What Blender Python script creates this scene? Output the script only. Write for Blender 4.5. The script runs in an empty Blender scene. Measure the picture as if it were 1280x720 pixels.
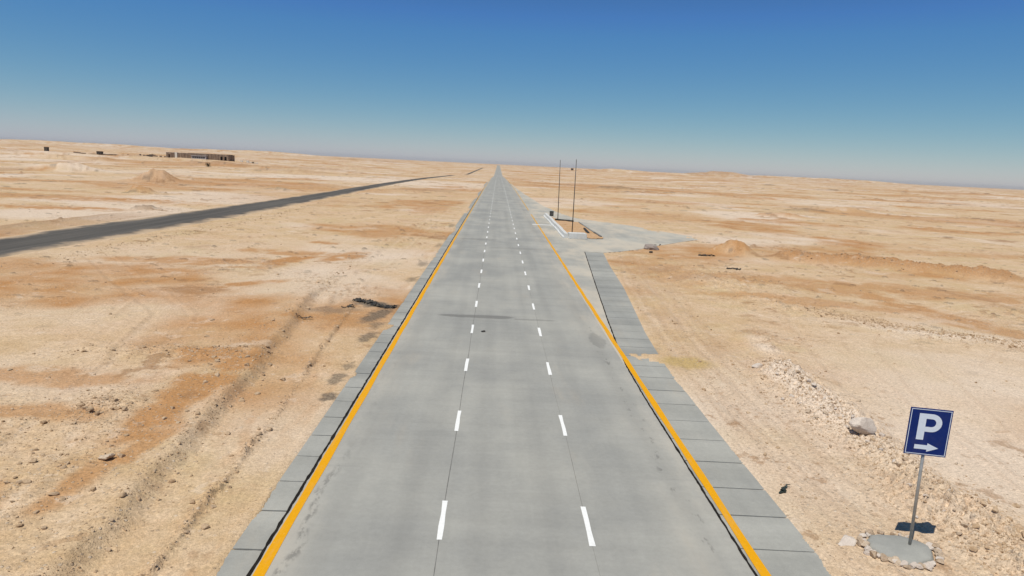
import bpy, bmesh, math, random
import numpy as np
from mathutils import Matrix, Vector, noise as mnoise
C = bpy.context.scene
COL = C.collection
rnd = random.Random(7)
R = math.radians

# ------------------------------------------------------------------ camera
CAM_H, ROLL, PITCH, YAW = 8.25, R(2.77), R(10.23), R(1.62)
fw = Vector((math.sin(YAW)*math.cos(PITCH), math.cos(YAW)*math.cos(PITCH), -math.sin(PITCH)))
r0 = Vector((math.cos(YAW), -math.sin(YAW), 0)); u0 = r0.cross(fw)
rx = r0*math.cos(ROLL) + u0*math.sin(ROLL); uy = u0*math.cos(ROLL) - r0*math.sin(ROLL)
cd = bpy.data.cameras.new('camera'); cam = bpy.data.objects.new('camera', cd); COL.objects.link(cam)
cam.matrix_world = Matrix(((rx.x, uy.x, -fw.x, 0), (rx.y, uy.y, -fw.y, 0), (rx.z, uy.z, -fw.z, CAM_H), (0, 0, 0, 1)))
cd.lens = 24.0; cd.sensor_width = 36.0; cd.clip_start = 0.1; cd.clip_end = 60000
C.camera = cam

# ------------------------------------------------------------------ world, sun, exposure
SUN_EL = R(66.5); SUN_AZ = (-0.61, -0.79)
W = bpy.data.worlds.new('World'); C.world = W; W.use_nodes = True
nt = W.node_tree; nt.nodes.clear()
sky = nt.nodes.new('ShaderNodeTexSky'); sky.sky_type = 'NISHITA'; sky.sun_disc = False
sky.sun_elevation = SUN_EL; sky.sun_rotation = math.atan2(SUN_AZ[0], SUN_AZ[1])
EXPO = 0.2
sky.altitude = 0; sky.air_density = 0.6; sky.dust_density = 0.25; sky.ozone_density = 10.0
bg = nt.nodes.new('ShaderNodeBackground'); bg.inputs['Strength'].default_value = 0.1
wo = nt.nodes.new('ShaderNodeOutputWorld')
# camera-like response of each channel to the sky radiance
sp = nt.nodes.new('ShaderNodeSeparateColor'); cb = nt.nodes.new('ShaderNodeCombineColor'); nt.links.new(sky.outputs[0], sp.inputs[0])
for ch, (kk, pw) in enumerate(((2.08, 1.44), (0.915, 0.885), (0.545, 0.135))):
    m1 = nt.nodes.new('ShaderNodeMath'); m1.operation = 'MULTIPLY'; m1.inputs[1].default_value = 0.0965; nt.links.new(sp.outputs[ch], m1.inputs[0])
    m2 = nt.nodes.new('ShaderNodeMath'); m2.operation = 'POWER'; m2.inputs[1].default_value = pw; nt.links.new(m1.outputs[0], m2.inputs[0])
    m3 = nt.nodes.new('ShaderNodeMath'); m3.operation = 'MULTIPLY'; m3.inputs[1].default_value = kk/0.1/2**EXPO; nt.links.new(m2.outputs[0], m3.inputs[0]); 
    if ch == 0: red = m3
    if ch == 1:
        m4 = nt.nodes.new('ShaderNodeMath'); m4.operation = 'MULTIPLY'; m4.inputs[1].default_value = 2.95; nt.links.new(red.outputs[0], m4.inputs[0])
        m5 = nt.nodes.new('ShaderNodeMath'); m5.operation = 'MINIMUM'; nt.links.new(m3.outputs[0], m5.inputs[0]); nt.links.new(m4.outputs[0], m5.inputs[1]); m3 = m5; green = m3
    if ch == 2:      # the zenith is a darker, not a purer, blue
        m4 = nt.nodes.new('ShaderNodeMath'); m4.operation = 'MULTIPLY'; m4.inputs[1].default_value = 2.45; nt.links.new(green.outputs[0], m4.inputs[0])
        m5 = nt.nodes.new('ShaderNodeMath'); m5.operation = 'MINIMUM'; nt.links.new(m3.outputs[0], m5.inputs[0]); nt.links.new(m4.outputs[0], m5.inputs[1]); m3 = m5
    nt.links.new(m3.outputs[0], cb.inputs[ch])
nt.links.new(cb.outputs[0], bg.inputs[0]); nt.links.new(bg.outputs[0], wo.inputs[0])
sd = bpy.data.lights.new('sun', 'SUN'); sd.energy = 3.6; sd.angle = R(0.5); sd.color = (1.0, 0.95, 0.835)
sun = bpy.data.objects.new('sun', sd); COL.objects.link(sun)
ce = math.cos(SUN_EL); n_ = math.hypot(*SUN_AZ)
sdir = Vector((SUN_AZ[0]/n_*ce, SUN_AZ[1]/n_*ce, math.sin(SUN_EL)))
sun.rotation_euler = sdir.to_track_quat('Z', 'Y').to_euler(); sun.location = (-40, -50, 150)
C.view_settings.view_transform = 'Standard'; C.view_settings.look = 'None'
C.view_settings.gamma = 1; C.view_settings.use_curve_mapping = False
C.view_settings.exposure = EXPO

# ------------------------------------------------------------------ numeric helpers
_prm = np.random.default_rng(5).permutation(256).astype(np.int32); _PERM = np.concatenate([_prm, _prm, _prm])
_A = np.arange(768)/256*2*np.pi
_GX, _GY = np.cos(_A[_PERM]).astype(np.float32), np.sin(_A[_PERM]).astype(np.float32)
def perlin(x, y, seed=0):
    x, y = np.broadcast_arrays(np.asarray(x), np.asarray(y))
    ix = np.floor(x); iy = np.floor(y); fx = (x-ix).astype(np.float32); fy = (y-iy).astype(np.float32)
    ix = (ix.astype(np.int32)+seed*37) & 255; iy = (iy.astype(np.int32)+seed*91) & 255
    u = fx*fx*fx*(fx*(fx*6-15)+10); v = fy*fy*fy*(fy*(fy*6-15)+10)
    a = _PERM[ix]; b = _PERM[ix+1]
    def gr(h, gx, gy): return _GX[h]*gx + _GY[h]*gy
    n00 = gr(a+iy, fx, fy); n10 = gr(b+iy, fx-1, fy); n01 = gr(a+iy+1, fx, fy-1); n11 = gr(b+iy+1, fx-1, fy-1)
    p = n00+(n10-n00)*u; q = n01+(n11-n01)*u
    return (p+(q-p)*v)*1.45
def fbm(x, y, o=4, seed=0, gain=0.5):
    s = 0; a = 1; t = 0
    for i in range(o):
        s = s + a*perlin(x*2**i+i*17.3, y*2**i-i*9.1, seed+i); t += a; a *= gain
    return s/t
def sst(a, b, x):
    t = np.clip((x-a)/(b-a), 0, 1); return t*t*(3-2*t)
def itp(tab):
    a = np.array(tab, float); return lambda y: np.interp(y, a[:, 0], a[:, 1])

prof_t = [(-50, 0), (240, 0), (350, -0.6), (568, -2.6), (810, -5.9), (1200, -4.3), (2026, -0.8), (2700, 3.2), (3500, 3.0), (14000, 2.5)]
_py = np.linspace(-50, 14000, 7026); _pz = np.interp(_py, *np.array(prof_t, float).T)
_k = np.ones(41)/41; _pz2 = np.convolve(np.pad(_pz, 20, mode='edge'), _k, 'valid')
def prof(y): return np.interp(y, _py, _pz2)
XL = -5.27
SEAM = itp([(-10, 5.79), (24, 5.80), (28, 5.86), (32.2, 6.11), (37, 6.47), (47.15, 7.3), (67.7, 9.03)])
_XR = itp([(-10, 7.5), (22, 7.53), (28.4, 7.62), (34.1, 7.98), (47.6, 9.31), (58.5, 10.07), (67.8, 10.88), (69.5, 13.0), (71.7, 14.9), (75.7, 17.8), (80, 21.0), (84.2, 24.2), (86.5, 26.2), (88.3, 26.8), (90, 26.4), (93, 24.7), (97, 23.0),
           (101, 21.3), (104.5, 19.6), (107.5, 17.8), (109.8, 15.8), (112.3, 13.9), (117, 12.5), (125, 11.5), (133.6, 10.7), (150, 9.7), (200, 8.0), (250, 6.8), (320, 6.5)])
def XR(y): return _XR(y) + .45*sst(69, 74, np.asarray(y, float))*(1-sst(130, 180, np.asarray(y, float)))*fbm(np.asarray(y, float)/3.3, np.asarray(y, float)*0+.5, 3, 130)
ASL = itp([(30, -42.9), (72, -42.5), (90, -41.6), (120, -40.6), (160, -40), (250, -39.5), (600, -39), (1600, -38.5)])
ASR = itp([(30, -35.5), (58, -34.9), (70, -33.9), (90, -33.2), (130, -33.3), (200, -34), (300, -34.5), (1600, -34.5)])
SCARP = itp([(8, -7.6), (12, -7.84), (26, -8.95), (41, -10.6), (60, -11.6), (100, -11.9), (250, -12)])
WINL = itp([(8, -6.4), (12, -6.49), (21, -6.73), (27.7, -7.26), (41, -8.0)])
WINR = itp([(10, 12.6), (13, 12.2), (16, 11.85), (21.4, 12.1), (26.4, 12.2), (31, 13.2), (40, 15)])

def gauss2(x, y, cx, cy, r1, r2=None, ang=0.0):
    r2 = r2 or r1; c, s = math.cos(ang), math.sin(ang)
    a = ((x-cx)*c+(y-cy)*s)/r1; b = (-(x-cx)*s+(y-cy)*c)/r2
    return np.exp(-(a*a+b*b))
def segd(x, y, pts):
    best = np.full(np.shape(x), 1e9); 
    for (ax, ay), (bx, by) in zip(pts[:-1], pts[1:]):
        dx, dy = bx-ax, by-ay; t = np.clip(((x-ax)*dx+(y-ay)*dy)/(dx*dx+dy*dy), 0, 1)
        best = np.minimum(best, np.hypot(x-ax-t*dx, y-ay-t*dy))
    return best

MOUNDS = [  # x, y, height, r1, r2, angle, kind
    (-82, 168, 3.1, 4.6, 4.0, 0.1, 'pale'), (-64, 125, 1.3, 2.2, 2.0, 0, 'orange'), (-130, 212, 2.6, 9, 5, 0.2, 'pale'),
    (95, 185, 1.4, 5, 4, 0, 'tan'), (26, 72, 1.3, 1.5, 1.4, 0, 'orange'), (24.6, 73, 0.7, 1.5, 1.2, 0, 'orange'),
    (-46.5, 92, 0.7, 1.6, 1.0, 0, 'dark'), (-50, 158, 0.7, 3.0, 1.2, 0, 'dark'), (53, 300, 1.6, 12, 5, 0.1, 'dark'), 
    (78, 170, .9, 7, 2.0, .2, 'dark'), (60, 143, .9, 5, 2.0, -.2, 'orange'),
    (900, 2500, 8, 60, 60, 0, 'brown'), (820, 2500, 14, 75, 60, 0.1, 'brown'), (740, 2500, 8, 90, 60, 0.1, 'brown'), (470, 1900, 8, 90, 50, 0, 'tan'),
    (420, 2300, 9, 140, 60, 0, 'tan'), (1500, 3200, 14, 420, 100, 0, 'tan'),
    (-900, 2600, 10, 260, 100, 0, 'tan'), (-1500, 2500, 12, 350, 100, 0.1, 'tan'), (-300, 1600, 5, 90, 40, 0, 'brown'),
    (-95, 330, 1.6, 30, 5, 0.1, 'brown'), (-150, 420, 1.6, 40, 6, -0.05, 'brown'), (-105, 420, 1.4, 25, 6, 0.1, 'brown'),
    (-240, 400, 2.6, 40, 9, 0.1, 'tan'), (-300, 480, 3.0, 50, 10, 0.05, 'pale'), (-345, 470, 3.0, 16, 8, 0.0, 'pale'),
    (-240, 562, 2.4, 62, 30, 0, 'tan'), (-190, 470, 2.4, 26, 7, 0.0, 'brown'), (-170, 500, 2.0, 30, 7, 0.0, 'pale')]
BERM = [(30.5, 70.5), (34, 68.5), (38, 67.2), (42, 64.2), (46.6, 60.8)]
SCARPS = [[(193, 357), (191, 333), (195, 322)], [(179, 277), (196, 292), (209, 291)], [(118, 174), (124, 169), (133, 167)], [(81, 284), (57, 272), (45, 251)], [(-141, 452), (-120, 453)], [(-107, 462), (-97, 456)], [(-163, 442), (-151, 459)],
          [(150, 560), (230, 545), (300, 560)], [(260, 700), (400, 690), (520, 720)], [(-380, 600), (-340, 590)], [(-300, 560), (-270, 548)], [(330, 640), (400, 610)], [(90, 560), (130, 550)]]
CLODS = [([(-264, 545), (-240, 538), (-204, 545)], 5, .9), ([(-160, 452), (-118, 455), (-95, 458)], 4, 1), ([(-205, 500), (-160, 505)], 5, .8), ([(-380, 596), (-345, 588), (-300, 600)], 6, .9), ([(-330, 540), (-300, 530)], 7, .7), ([(190, 335), (200, 320)], 3, 1), ([(175, 280), (210, 300)], 4, .9), ([(118, 172), (135, 166)], 1.8, 1), ([(45, 252), (82, 283)], 3, .9), ([(60, 130), (85, 128)], 1.6, .7), ([(150, 420), (260, 410)], 6, .8), ([(300, 700), (420, 690)], 9, .8), ([(-60, 300), (-45, 305)], 2, .8), ([(30, 180), (45, 178)], 1.8, .7), ([(-8.3, 32.5), (-7.7, 37)], .25, 1), ([(-9.6, 33), (-8.2, 37.5)], .5, .5), ([(-12, 20), (-13.5, 23)], .9, .8), ([(-10, 15), (-10.3, 20)], .8, .6), ([(-12, 13), (-15, 15)], .9, .9), ([(12.4, 14.5), (13.4, 13)], 1.0, .9), ([(-26, 40), (-22.5, 39.5), (-19.5, 40.2)], .9, 1), ([(-21.6, 45.5), (-20.3, 45.9)], .35, 1), ([(-24.6, 57.5), (-23.2, 58)], .4, 1), ([(32, 73.8), (36, 70.8), (40.5, 68.5), (46, 62)], 1.6, 1), ([(19.5, 62.6), (20.3, 55.9), (21.5, 52.4)], 2.2, .9), ([(16.6, 55), (17.5, 63)], 1.6, .7),
         ([(20, 43), (21.2, 39.4), (22.4, 38.3), (24.2, 35.2), (27.5, 34.2), (33, 33)], .75, 1), ([(-10.5, 36), (-10.6, 48), (-11, 60), (-11.2, 90)], .7, .75), ([(-9, 40), (-9.2, 60), (-9.6, 110)], .35, .7), ([(-12.6, 27), (-16, 24)], 1.1, .8), ([(-14, 19), (-16, 14)], 1.4, .9), ([(-33.5, 60), (-30.4, 90), (-30, 130)], .6, .7),
         ([(-46.5, 92), (-45.6, 93)], .9, 1), ([(-38.5, 31), (-33, 38), (-28, 41)], 1.0, .7), ([(12.2, 15), (11.9, 19)], .8, .6), ([(13, 40), (14.5, 50)], 1.0, .5)]
TRACKS = [[(-11, 12), (-13.5, 24), (-16, 34), (-24, 44), (-30, 52)], [(-30, 30), (-24, 33), (-18, 40), (-15, 50), (-14, 70)],
          [(-34, 40), (-27, 41), (-21, 38), (-19.5, 33), (-23, 29), (-30, 28)], [(-9.7, 38), (-9.2, 60), (-9.0, 100), (-9, 200)],
          [(13.5, 14), (14.5, 22), (16.5, 32), (20, 44), (27, 55)], [(16, 12), (17, 22), (20, 32), (26, 42), (40, 50)], [(9.4, 10), (9.3, 30), (10.8, 50), (13, 66)],
          [(24, 30), (34, 40), (60, 52), (90, 60)], [(28, 92), (45, 92), (80, 80), (140, 78)]]
DRIFTS = [(27, 88, 2.2, 2.4), (22.5, 98, 1.0, 3), (18, 108.5, 2.5, .9), (8.0, 29.6, 1.35, 0.85), (-5.35, 33.3, 0.5, 0.6), (-5.5, 60, .35, 3), (-5.4, 84, .5, 5), (-5.4, 120, .7, 9), (-5.3, 170, .6, 15), (-5.3, 230, .9, 30),
          (-5.32, 15.5, .12, .8)]

def terrain_(x, y):
    """height of the desert surface and its soil masks"""
    x = np.asarray(x, float); y = np.asarray(y, float)
    d = np.hypot(x, y)
    out = np.maximum(XL - x, x - XR(y))
    aout = np.maximum(ASL(y)-x, x-ASR(y)); aout = np.where((y > 30) & (y < 1700), aout, 50.)
    wide = 1 - sst(120, 320, np.abs(x+20))
    far0 = sst(1500, 2600, d)
    base = prof(y)*(wide*(1-far0)+far0)
    wx = x + 1.3*fbm(x/5, y/5, 3, 90); wy = y + 1.3*fbm(x/5, y/5, 3, 91)
    z = 0.30*fbm(x/45, y/45, 3, 1)*sst(2, 25, out)
    z += 2.6*fbm(x/420, y/300, 4, 2)*sst(120, 700, d)*sst(15, 250, out)
    z += 0.9*fbm(x/110, y/60, 4, 77)*sst(70, 260, d)*sst(15, 120, out)
    z += 0.11*fbm(x/7, y/7, 4, 3)
    rough = 0.35 + 1.1*sst(-0.1, 0.5, fbm(x/11, y/11, 3, 4))
    nearw = 1 - sst(90, 200, d)
    z += 0.030*fbm(x/0.9, y/0.9, 4, 5)*rough*nearw
    z += 0.022*np.abs(fbm(x/0.25, y/0.25, 2, 6))*rough*(1 - sst(40, 70, d)) + .018*fbm(x/.45, y/.45, 2, 120)*rough*(1-sst(40, 70, d))
    orange = np.zeros_like(x); pale = np.zeros_like(x); dark = np.zeros_like(x); rub = np.zeros_like(x); brown = np.zeros_like(x); yel = np.zeros_like(x)
    # embankment beside the left shoulder
    wob = 0.32*fbm(x/2.6, y/2.6, 5, 8, .55)
    e = SCARP(y) + wob - x
    fade = 1 - .9*sst(33, 50, y) - .1*sst(60, 150, y)
    z += (0.22*sst(-0.32, 0.32, e)*(1-0.75*sst(0.5, 6, e)) + 0.07*np.exp(-((e-.4)/.3)**2))*fade
    face = np.exp(-((e-0.0)/0.24)**2)*fade*(.7+.9*fbm(x/.9, y/2.5, 3, 102))
    brown = np.maximum(brown, 0.28*sst(.15, .9, face*(.6+.8*fbm(x/.3, y/.3, 3, 121))))
    z += .022*face*fbm(x/.28, y/.28, 3, 122); rub = np.maximum(rub, 0.5*face)
    rub = np.maximum(rub, np.exp(-((e-1.0)/0.9)**2)*fade*(0.45+.6*fbm(x/2, y/2, 3, 12)))
    # grader windrows
    e = x - WINL(y) - 0.12*fbm(x/.8, y/.8, 3, 9)
    am = np.clip(0.62+1.5*fbm(x*0, y/3.2, 3, 10)-.5*gauss2(x*0, y, 0, 23, 1, 1.6), 0, 1.15)*(1-sst(29, 44, y))
    g_ = np.exp(-(e/np.where(e > 0, .10, .2))**2)*am
    z += 0.22*g_*(0.75+1.0*fbm(x/.16, y/.2, 3, 11)); rub = np.maximum(rub, g_); brown = np.maximum(brown, .35*g_)
    e = x - (SCARP(y)+1.0) - 0.2*fbm(x/3, y/3, 3, 23)
    g_ = np.exp(-(e/0.2)**2)*np.clip(0.2+1.6*fbm(x*0+4, y/6, 3, 24), 0, 1)*sst(30, 40, y)*(1-sst(120, 220, y))
    z += 0.12*g_; rub = np.maximum(rub, .8*g_); brown = np.maximum(brown, .4*g_)
    e = x - WINR(y) - 0.45*fbm(x/2.0, y/2.0, 3, 13)
    am = np.clip(0.75+1.3*fbm(x*0+3, y/3.6, 3, 14), 0.15, 1.2)*(1-sst(28, 38, y))
    g_ = np.exp(-(e/0.95)**2)*am
    z += 0.44*g_*(0.75+0.9*fbm(x/.55, y/.55, 4, 15)+.5*fbm(x/.18, y/.18, 2, 123)); rub = np.maximum(rub, 1.1*g_); pale = np.maximum(pale, (.45+.55*sst(18.5, 21.5, y))*sst(.1, .6, g_))
    # spill of rubble between the sign and the windrow and further pockets
    bx0, bx1, by0, by1 = x.min(), x.max(), y.min(), y.max()
    away = lambda cx, cy, r: cx+r < bx0 or cx-r > bx1 or cy+r < by0 or cy-r > by1
    for (cx, cy, r1, r2, an, k, hh) in [(12.6, 14.2, 1.5, 2.6, 0.1, .8, .05), (12.4, 25.0, 1.25, 3.4, 0, 1., .26), (25.5, 37, 7, 1.6, -0.35, .9, .15), (-12.6, 27.2, 3.6, 1.1, .0, 1.0, .2), (-14.5, 16.5, 2.0, 2.0, .4, .9, .16),
                                    (-12.2, 20.5, 1.2, 1.6, .4, .9, .2), (-13, 12.5, 1.8, 1.6, 0, .8, .15), (-10.8, 14, 1, 3, .1, .7, .1), (-17, 22, 3, 2, .3, .4, .1), (19.5, 43, 3, 1.3, -.5, .7, .15), (17.5, 53, 4.5, 9, .1, .6, .25)]:
        if away(cx, cy, 3*max(r1, r2)+3): continue
        m = gauss2(wx, wy, cx, cy, r1, r2, an); rub = np.maximum(rub, k*m)
        z += hh*m*(0.6+1.4*fbm(x/.8, y/.8, 4, 16))
        if cx > 0 and 20 < cy < 40: pale = np.maximum(pale, .8*m)
    # reddish churned soil on the left
    for (cx, cy, r1, r2, an, k) in [(-9.9, 22.5, .9, 5.5, -.05, .95), (-11.5, 27, 2.4, 1.6, 0, .9), (-9.6, 17, .6, 3, 0, .8), (-14.5, 20.5, 3.2, .9, -.2, .7), (-10.0, 34, 1.4, .9, .1, .9), (-12.6, 13.8, 1.4, 1.8, .2, .9), (-15, 24, 4, .8, -.1, .7),
                                    (-19, 15, 2.5, 2, 0, .8), (-23, 52, 7, 2.2, .1, .8), (-17, 58, 5, 1.6, -.1, .8), (-13, 75, 3.6, 4, 0, .7), (-11.5, 120, 4, 12, 0, .6), (-7.1, 22.5, .35, 5, 0, .4), (-70, 105, 26, 5, .05, .75),
                                    (-100, 88, 40, 4, 0, .5), (14, 58, 3, 10, 0, .5), (30, 52, 16, 3.5, -.25, .65), (22, 45, 8, 1.6, -.2, .6), (60, 82, 30, 3, -.05, .5), (30, 130, 12, 14, 0, .5), (42, 190, 20, 12, 0, .5), (60, 320, 30, 30, 0, .5), (-16, 54, 1.3, 4.2, -.25, 1), (-12.3, 57, 1.2, 4, -.2, .95), (-15.5, 43, 2.6, .8, .9, .95), (-16.5, 65.7, 1.8, 1.3, 0, .9), (-57, 107.5, 9, 2.2, .1, 1), (-57, 89.5, 9, 2.6, .05, .95), (-84, 120, 14, 3, 0, .8), (-18.5, 49, 2.2, .7, .2, .7), (25, 51, 2.2, 3.2, .3, .7), (28, 46, 1.6, 5, .15, .8), (29.5, 40, 1.6, 4, .1, .7), (31, 51.3, 3, 1.0, 0, .8), (21.5, 53, 4, 2, -.3, .6)]:
        if away(cx, cy, 3*max(r1, r2)+3): continue
        orange = np.maximum(orange, k*sst(.12, .62, gauss2(wx, wy, cx, cy, r1, r2, an)*(0.8+1.1*fbm(x/1.7, y/1.7, 4, 17))))
    # general soil patches, stretched by nothing: they foreshorten with distance
    o1 = fbm(x/28, y/28, 5, 20); o2 = fbm(x/130, y/95, 5, 21)
    orange = np.maximum(orange, 1.0*sst(0.10, 0.30, o1)*(0.7+.8*fbm(x/3, y/3, 3, 22)))
    orange = np.maximum(orange, 0.95*sst(0.08, 0.28, o2)*(.75+.6*fbm(x/17, y/14, 3, 101))*sst(90, 200, d))
    p1 = fbm(x/34, y/34, 5, 30); p2 = fbm(x/160, y/110, 5, 31)
    pale = np.maximum(pale, 0.8*sst(0.04, 0.33, p1)); pale = np.maximum(pale, 0.85*sst(0.05, 0.35, p2)*sst(100, 260, d))
    k1 = fbm(x/10, y/10, 5, 40); k2 = fbm(x/60, y/35, 5, 41)
    brown = np.maximum(brown, 0.65*sst(0.33, 0.55, k1)*sst(25, 60, d)); brown = np.maximum(brown, 0.75*sst(0.27, 0.5, k2)*sst(110, 220, d))
    z += 0.25*sst(0.33, 0.55, k1)*sst(35, 80, d)*sst(4, 10, out)
    # broken clods in strips and pockets, with their own relief
    ls = np.maximum(.24, d/95); cl = 0; fine = 0
    for sc_, lo, hi in ((.22, 0, 27), (.45, 27, 50), (.9, 50, 110), (2.2, 110, 260), (5.0, 260, 9e9)):
        w_ = (sst(lo*.8, lo*1.2, d) if lo else 1)*(1-sst(hi*.8, hi*1.2, d)) if hi < 1e9 else sst(lo*.8, lo*1.2, d)
        if np.max(w_) <= 0: continue
        cl = cl+w_*sst(.02, .34, fbm(x/sc_, y/sc_, 3, 110)); fine = fine+w_*sst(-.1, .4, fbm(x/(sc_*.45), y/(sc_*.45), 2, 111))
    cm = sst(.10, .42, fbm(x/13, y/13, 4, 112))*sst(10, 40, d)*(1-sst(900, 1600, d))*.9
    for pts, w_, k in CLODS:
        if all(away(px_, py_, 45+w_*4) for px_, py_ in pts): continue
        b_ = segd(x+w_*.9*fbm(x/w_/2, y/w_/2, 3, 113), y+w_*.9*fbm(x/w_/2, y/w_/2, 3, 114), pts); cm = np.maximum(cm, k*np.exp(-(b_/w_)**2)*(.6+.9*fbm(x/w_/1.3, y/w_/1.3, 2, 115)))
    cm = cm*sst(.5, 2.5, out); g_ = np.clip(cm*cl, 0, 1)
    z += np.minimum(ls*.24, .5)*g_*(.4+.9*fine); brown = np.maximum(brown, .95*sst(.12, .6, g_)*(.55+.45*fine)); rub = np.maximum(rub, cm*.8)
    dk = np.maximum(sst(.38, .48, fbm(x/1.4, y/1.1, 3, 116))*sst(25, 60, d)*(1-sst(100, 140, d)), sst(.36, .46, fbm(x/5, y/4, 3, 119))*sst(100, 140, d)*(1-sst(500, 800, d))); dark = np.maximum(dark, .6*dk); z += .12*dk
    gry = np.maximum(gauss2(wx, wy, -25, 50, 8, 9), gauss2(wx, wy, -22, 34, 7, 4)*.7); pale = np.maximum(pale, .62*gry*(.8+.5*fbm(x/3, y/3, 3, 117)))
    # packed flats right of the windrow are smooth and pale
    fl = np.minimum(1, 1.4*gauss2(wx, wy, 23, 22, 10, 11))*sst(-.4, .8, x-WINR(y))
    pale = np.maximum(pale, fl*(.7+.5*fbm(x/5, y/5, 4, 100))); orange *= 1-.6*fl
    # mounds, berm and little scarps
    for (cx, cy, h, r1, r2, an, kd) in MOUNDS:
        sc = max(r1, r2)
        sel = (np.abs(x-cx) < 4*sc) & (np.abs(y-cy) < 4*sc)
        if not sel.any(): continue
        xs, ys = x[sel], y[sel]
        n = fbm(xs/(sc*.5), ys/(sc*.5), 4, int(abs(cx)) % 97)
        g_ = gauss2(xs+sc*.22*n, ys+sc*.22*fbm(xs/sc*2+9, ys/sc*2, 3, 50), cx, cy, r1, r2, an)
        gg = .5*sst(0.02, 1.0, g_)+.5*g_**.8
        z[sel] += h*gg*(0.95+.35*n)
        tgt = dict(pale=pale, orange=orange, dark=dark, brown=brown, tan=rub)[kd]
        tgt[sel] = np.maximum(tgt[sel], (0.9 if kd != 'dark' else .6)*sst(.08, .5, g_)*(.75+.8*n))
    b = segd(wx, wy, BERM) if not away(38, 65, 30) else x*0+99; g_ = np.exp(-(b/1.45)**2)
    z += 1.05*g_*(0.8+0.55*fbm(x/2.4, y/2.4, 3, 60)+.2*fbm(x/.6, y/.6, 2, 124)); brown = np.maximum(brown, .6*g_*(0.7+1.1*fbm(x/.9, y/.9, 3, 61))); orange = np.maximum(orange, 1.0*np.exp(-(b/2.2)**2)); rub = np.maximum(rub, g_)
    for pts in SCARPS:
        sc = max(2.0, pts[0][1]/110)
        if all(away(px_, py_, 90) for px_, py_ in pts): continue
        b = segd(x+sc*1.2*fbm(x/sc/3, y/sc/3, 3, 62), y+sc*.8*fbm(x/sc/3, y/sc/3, 3, 63), pts); g_ = np.exp(-(b/sc)**2)*(.5+1.2*np.clip(fbm(x/sc/2.5, y/sc/5, 3, 64)+.25, 0, 1))
        z += .45*sc*.5*g_; brown = np.maximum(brown, g_*.8); dark = np.maximum(dark, .5*sst(.75, 1.1, g_))
    bd_ = sst(.0, .6, ASL(y)-x)*(1-sst(3.6, 4.6, ASL(y)-x+.6*fbm(x/3, y/3, 3, 118)))*sst(52, 60, y)*(1-sst(82, 92, y)); brown = np.maximum(brown, .55*bd_); e_ = np.exp(-((ASL(y)-x-4.3)/.5)**2)*sst(55, 62, y)*(1-sst(80, 90, y)); brown = np.maximum(brown, .9*e_); z += .3*e_
    # wheel tracks: paired shallow ruts
    for k, pts in enumerate(TRACKS):
        if all(away(px_, py_, 22) for px_, py_ in pts) : continue
        b = segd(x+.25*fbm(x/3, y/3, 2, 65+k), y, pts)
        g_ = np.exp(-((b-.75)/.16)**2)*(.6+.8*fbm(x/2, y/2, 2, 80+k)); lip = np.exp(-((b-1.05)/.10)**2)
        z += (-.035*g_+.02*lip)*nearw; pale = np.maximum(pale, .3*g_*nearw); brown = np.maximum(brown, .16*lip*nearw)
    # grading lines along the right shoulder
    gr = sst(.3, .8, out)*(1-sst(3.2, 4.6, out))*(x > 0)*(1-sst(55, 75, y))
    z += gr*0.030*(perlin(out/.22+.6*fbm(x, y/6, 2, 66), y/9, 67) + perlin(out/.5, y/16, 68))
    rub = np.maximum(rub, gr*(.5+.5*perlin(out/.45, y/12, 69))); brown = np.maximum(brown, gr*.38*(.4+1.5*fbm(out/.4, y/5, 3, 70)))
    gl = sst(.1, .5, out)*(1-sst(1.6, 2.4, out))*(x < 0)*(1-sst(100, 150, y))
    z += gl*0.012*perlin(out/.4, y/14, 71); orange = np.maximum(orange, .35*gl*sst(.0, .5, fbm(x/.9, y/5, 3, 72)))
    # burnt and oily ground by the left shoulder
    for (cx, cy, r1, r2, an, k) in [(-6.6, 38.4, 1.6, .75, -.35, 1.0), (-6.1, 36.0, .62, 2.2, -.18, .85), (-5.75, 33.6, .35, .8, 0, .6), (-8.8, 36.4, 1.2, .9, 0, .5), (-5.75, 31.2, .38, 1.0, -.1, .75), (-5.75, 24.9, .32, .75, 0, .7), (-5.62, 26.6, .22, .5, 0, .6), (-5.55, 22.8, .28, .42, 0, .85), (-7.9, 37, .9, .5, 0, .35),
                                    (-5.7, 47.5, .35, 1.1, 0, .6), (-5.75, 55, .4, 1.6, 0, .6), (-5.6, 68, .3, 2, 0, .5), (-5.8, 90, .4, 3, 0, .5), (7.75, 31, .25, .5, 0, .35)]:
        if away(cx, cy, 6*max(r1, r2)+3): continue
        dark = np.maximum(dark, k*sst(.12, .75, gauss2(x+.3*fbm(x/.5, y/.5, 3, 73), y+.5*fbm(x/.6, y/.6, 3, 74), cx, cy, r1, r2, an)+.35*fbm(x/.28, y/.28, 3, 75)*gauss2(x, y, cx, cy, 2*r1, 2*r2)))
    yel = np.maximum(yel, .95*sst(.15, .75, gauss2(x+.3*fbm(x/.8, y/.8, 3, 76), y, 8.7, 29.0, 1.25, 1.0, -.2)))
    # settle against the pavements
    s = sst(0.0, 1.3, out); z = z*s + (1-s)*(-0.018+.006*fbm(x/.5, y/.5, 3, 95))
    z = np.where(out < 0, -0.018-0.16*sst(0, 0.22, -out), z)
    for (cx, cy, r1, r2) in DRIFTS:
        if away(cx, cy, 4*max(r1, r2)): continue
        g_ = gauss2(x+.9*r1*fbm(x/.4, y/.8, 3, 96), y+.9*r2*fbm(x/.7, y/.7, 3, 97), cx, cy, r1, r2)
        z = np.where((out < .5) & (g_ > .30), np.maximum(z, -0.006+.03*sst(.30, .8, g_)), z)
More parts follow.
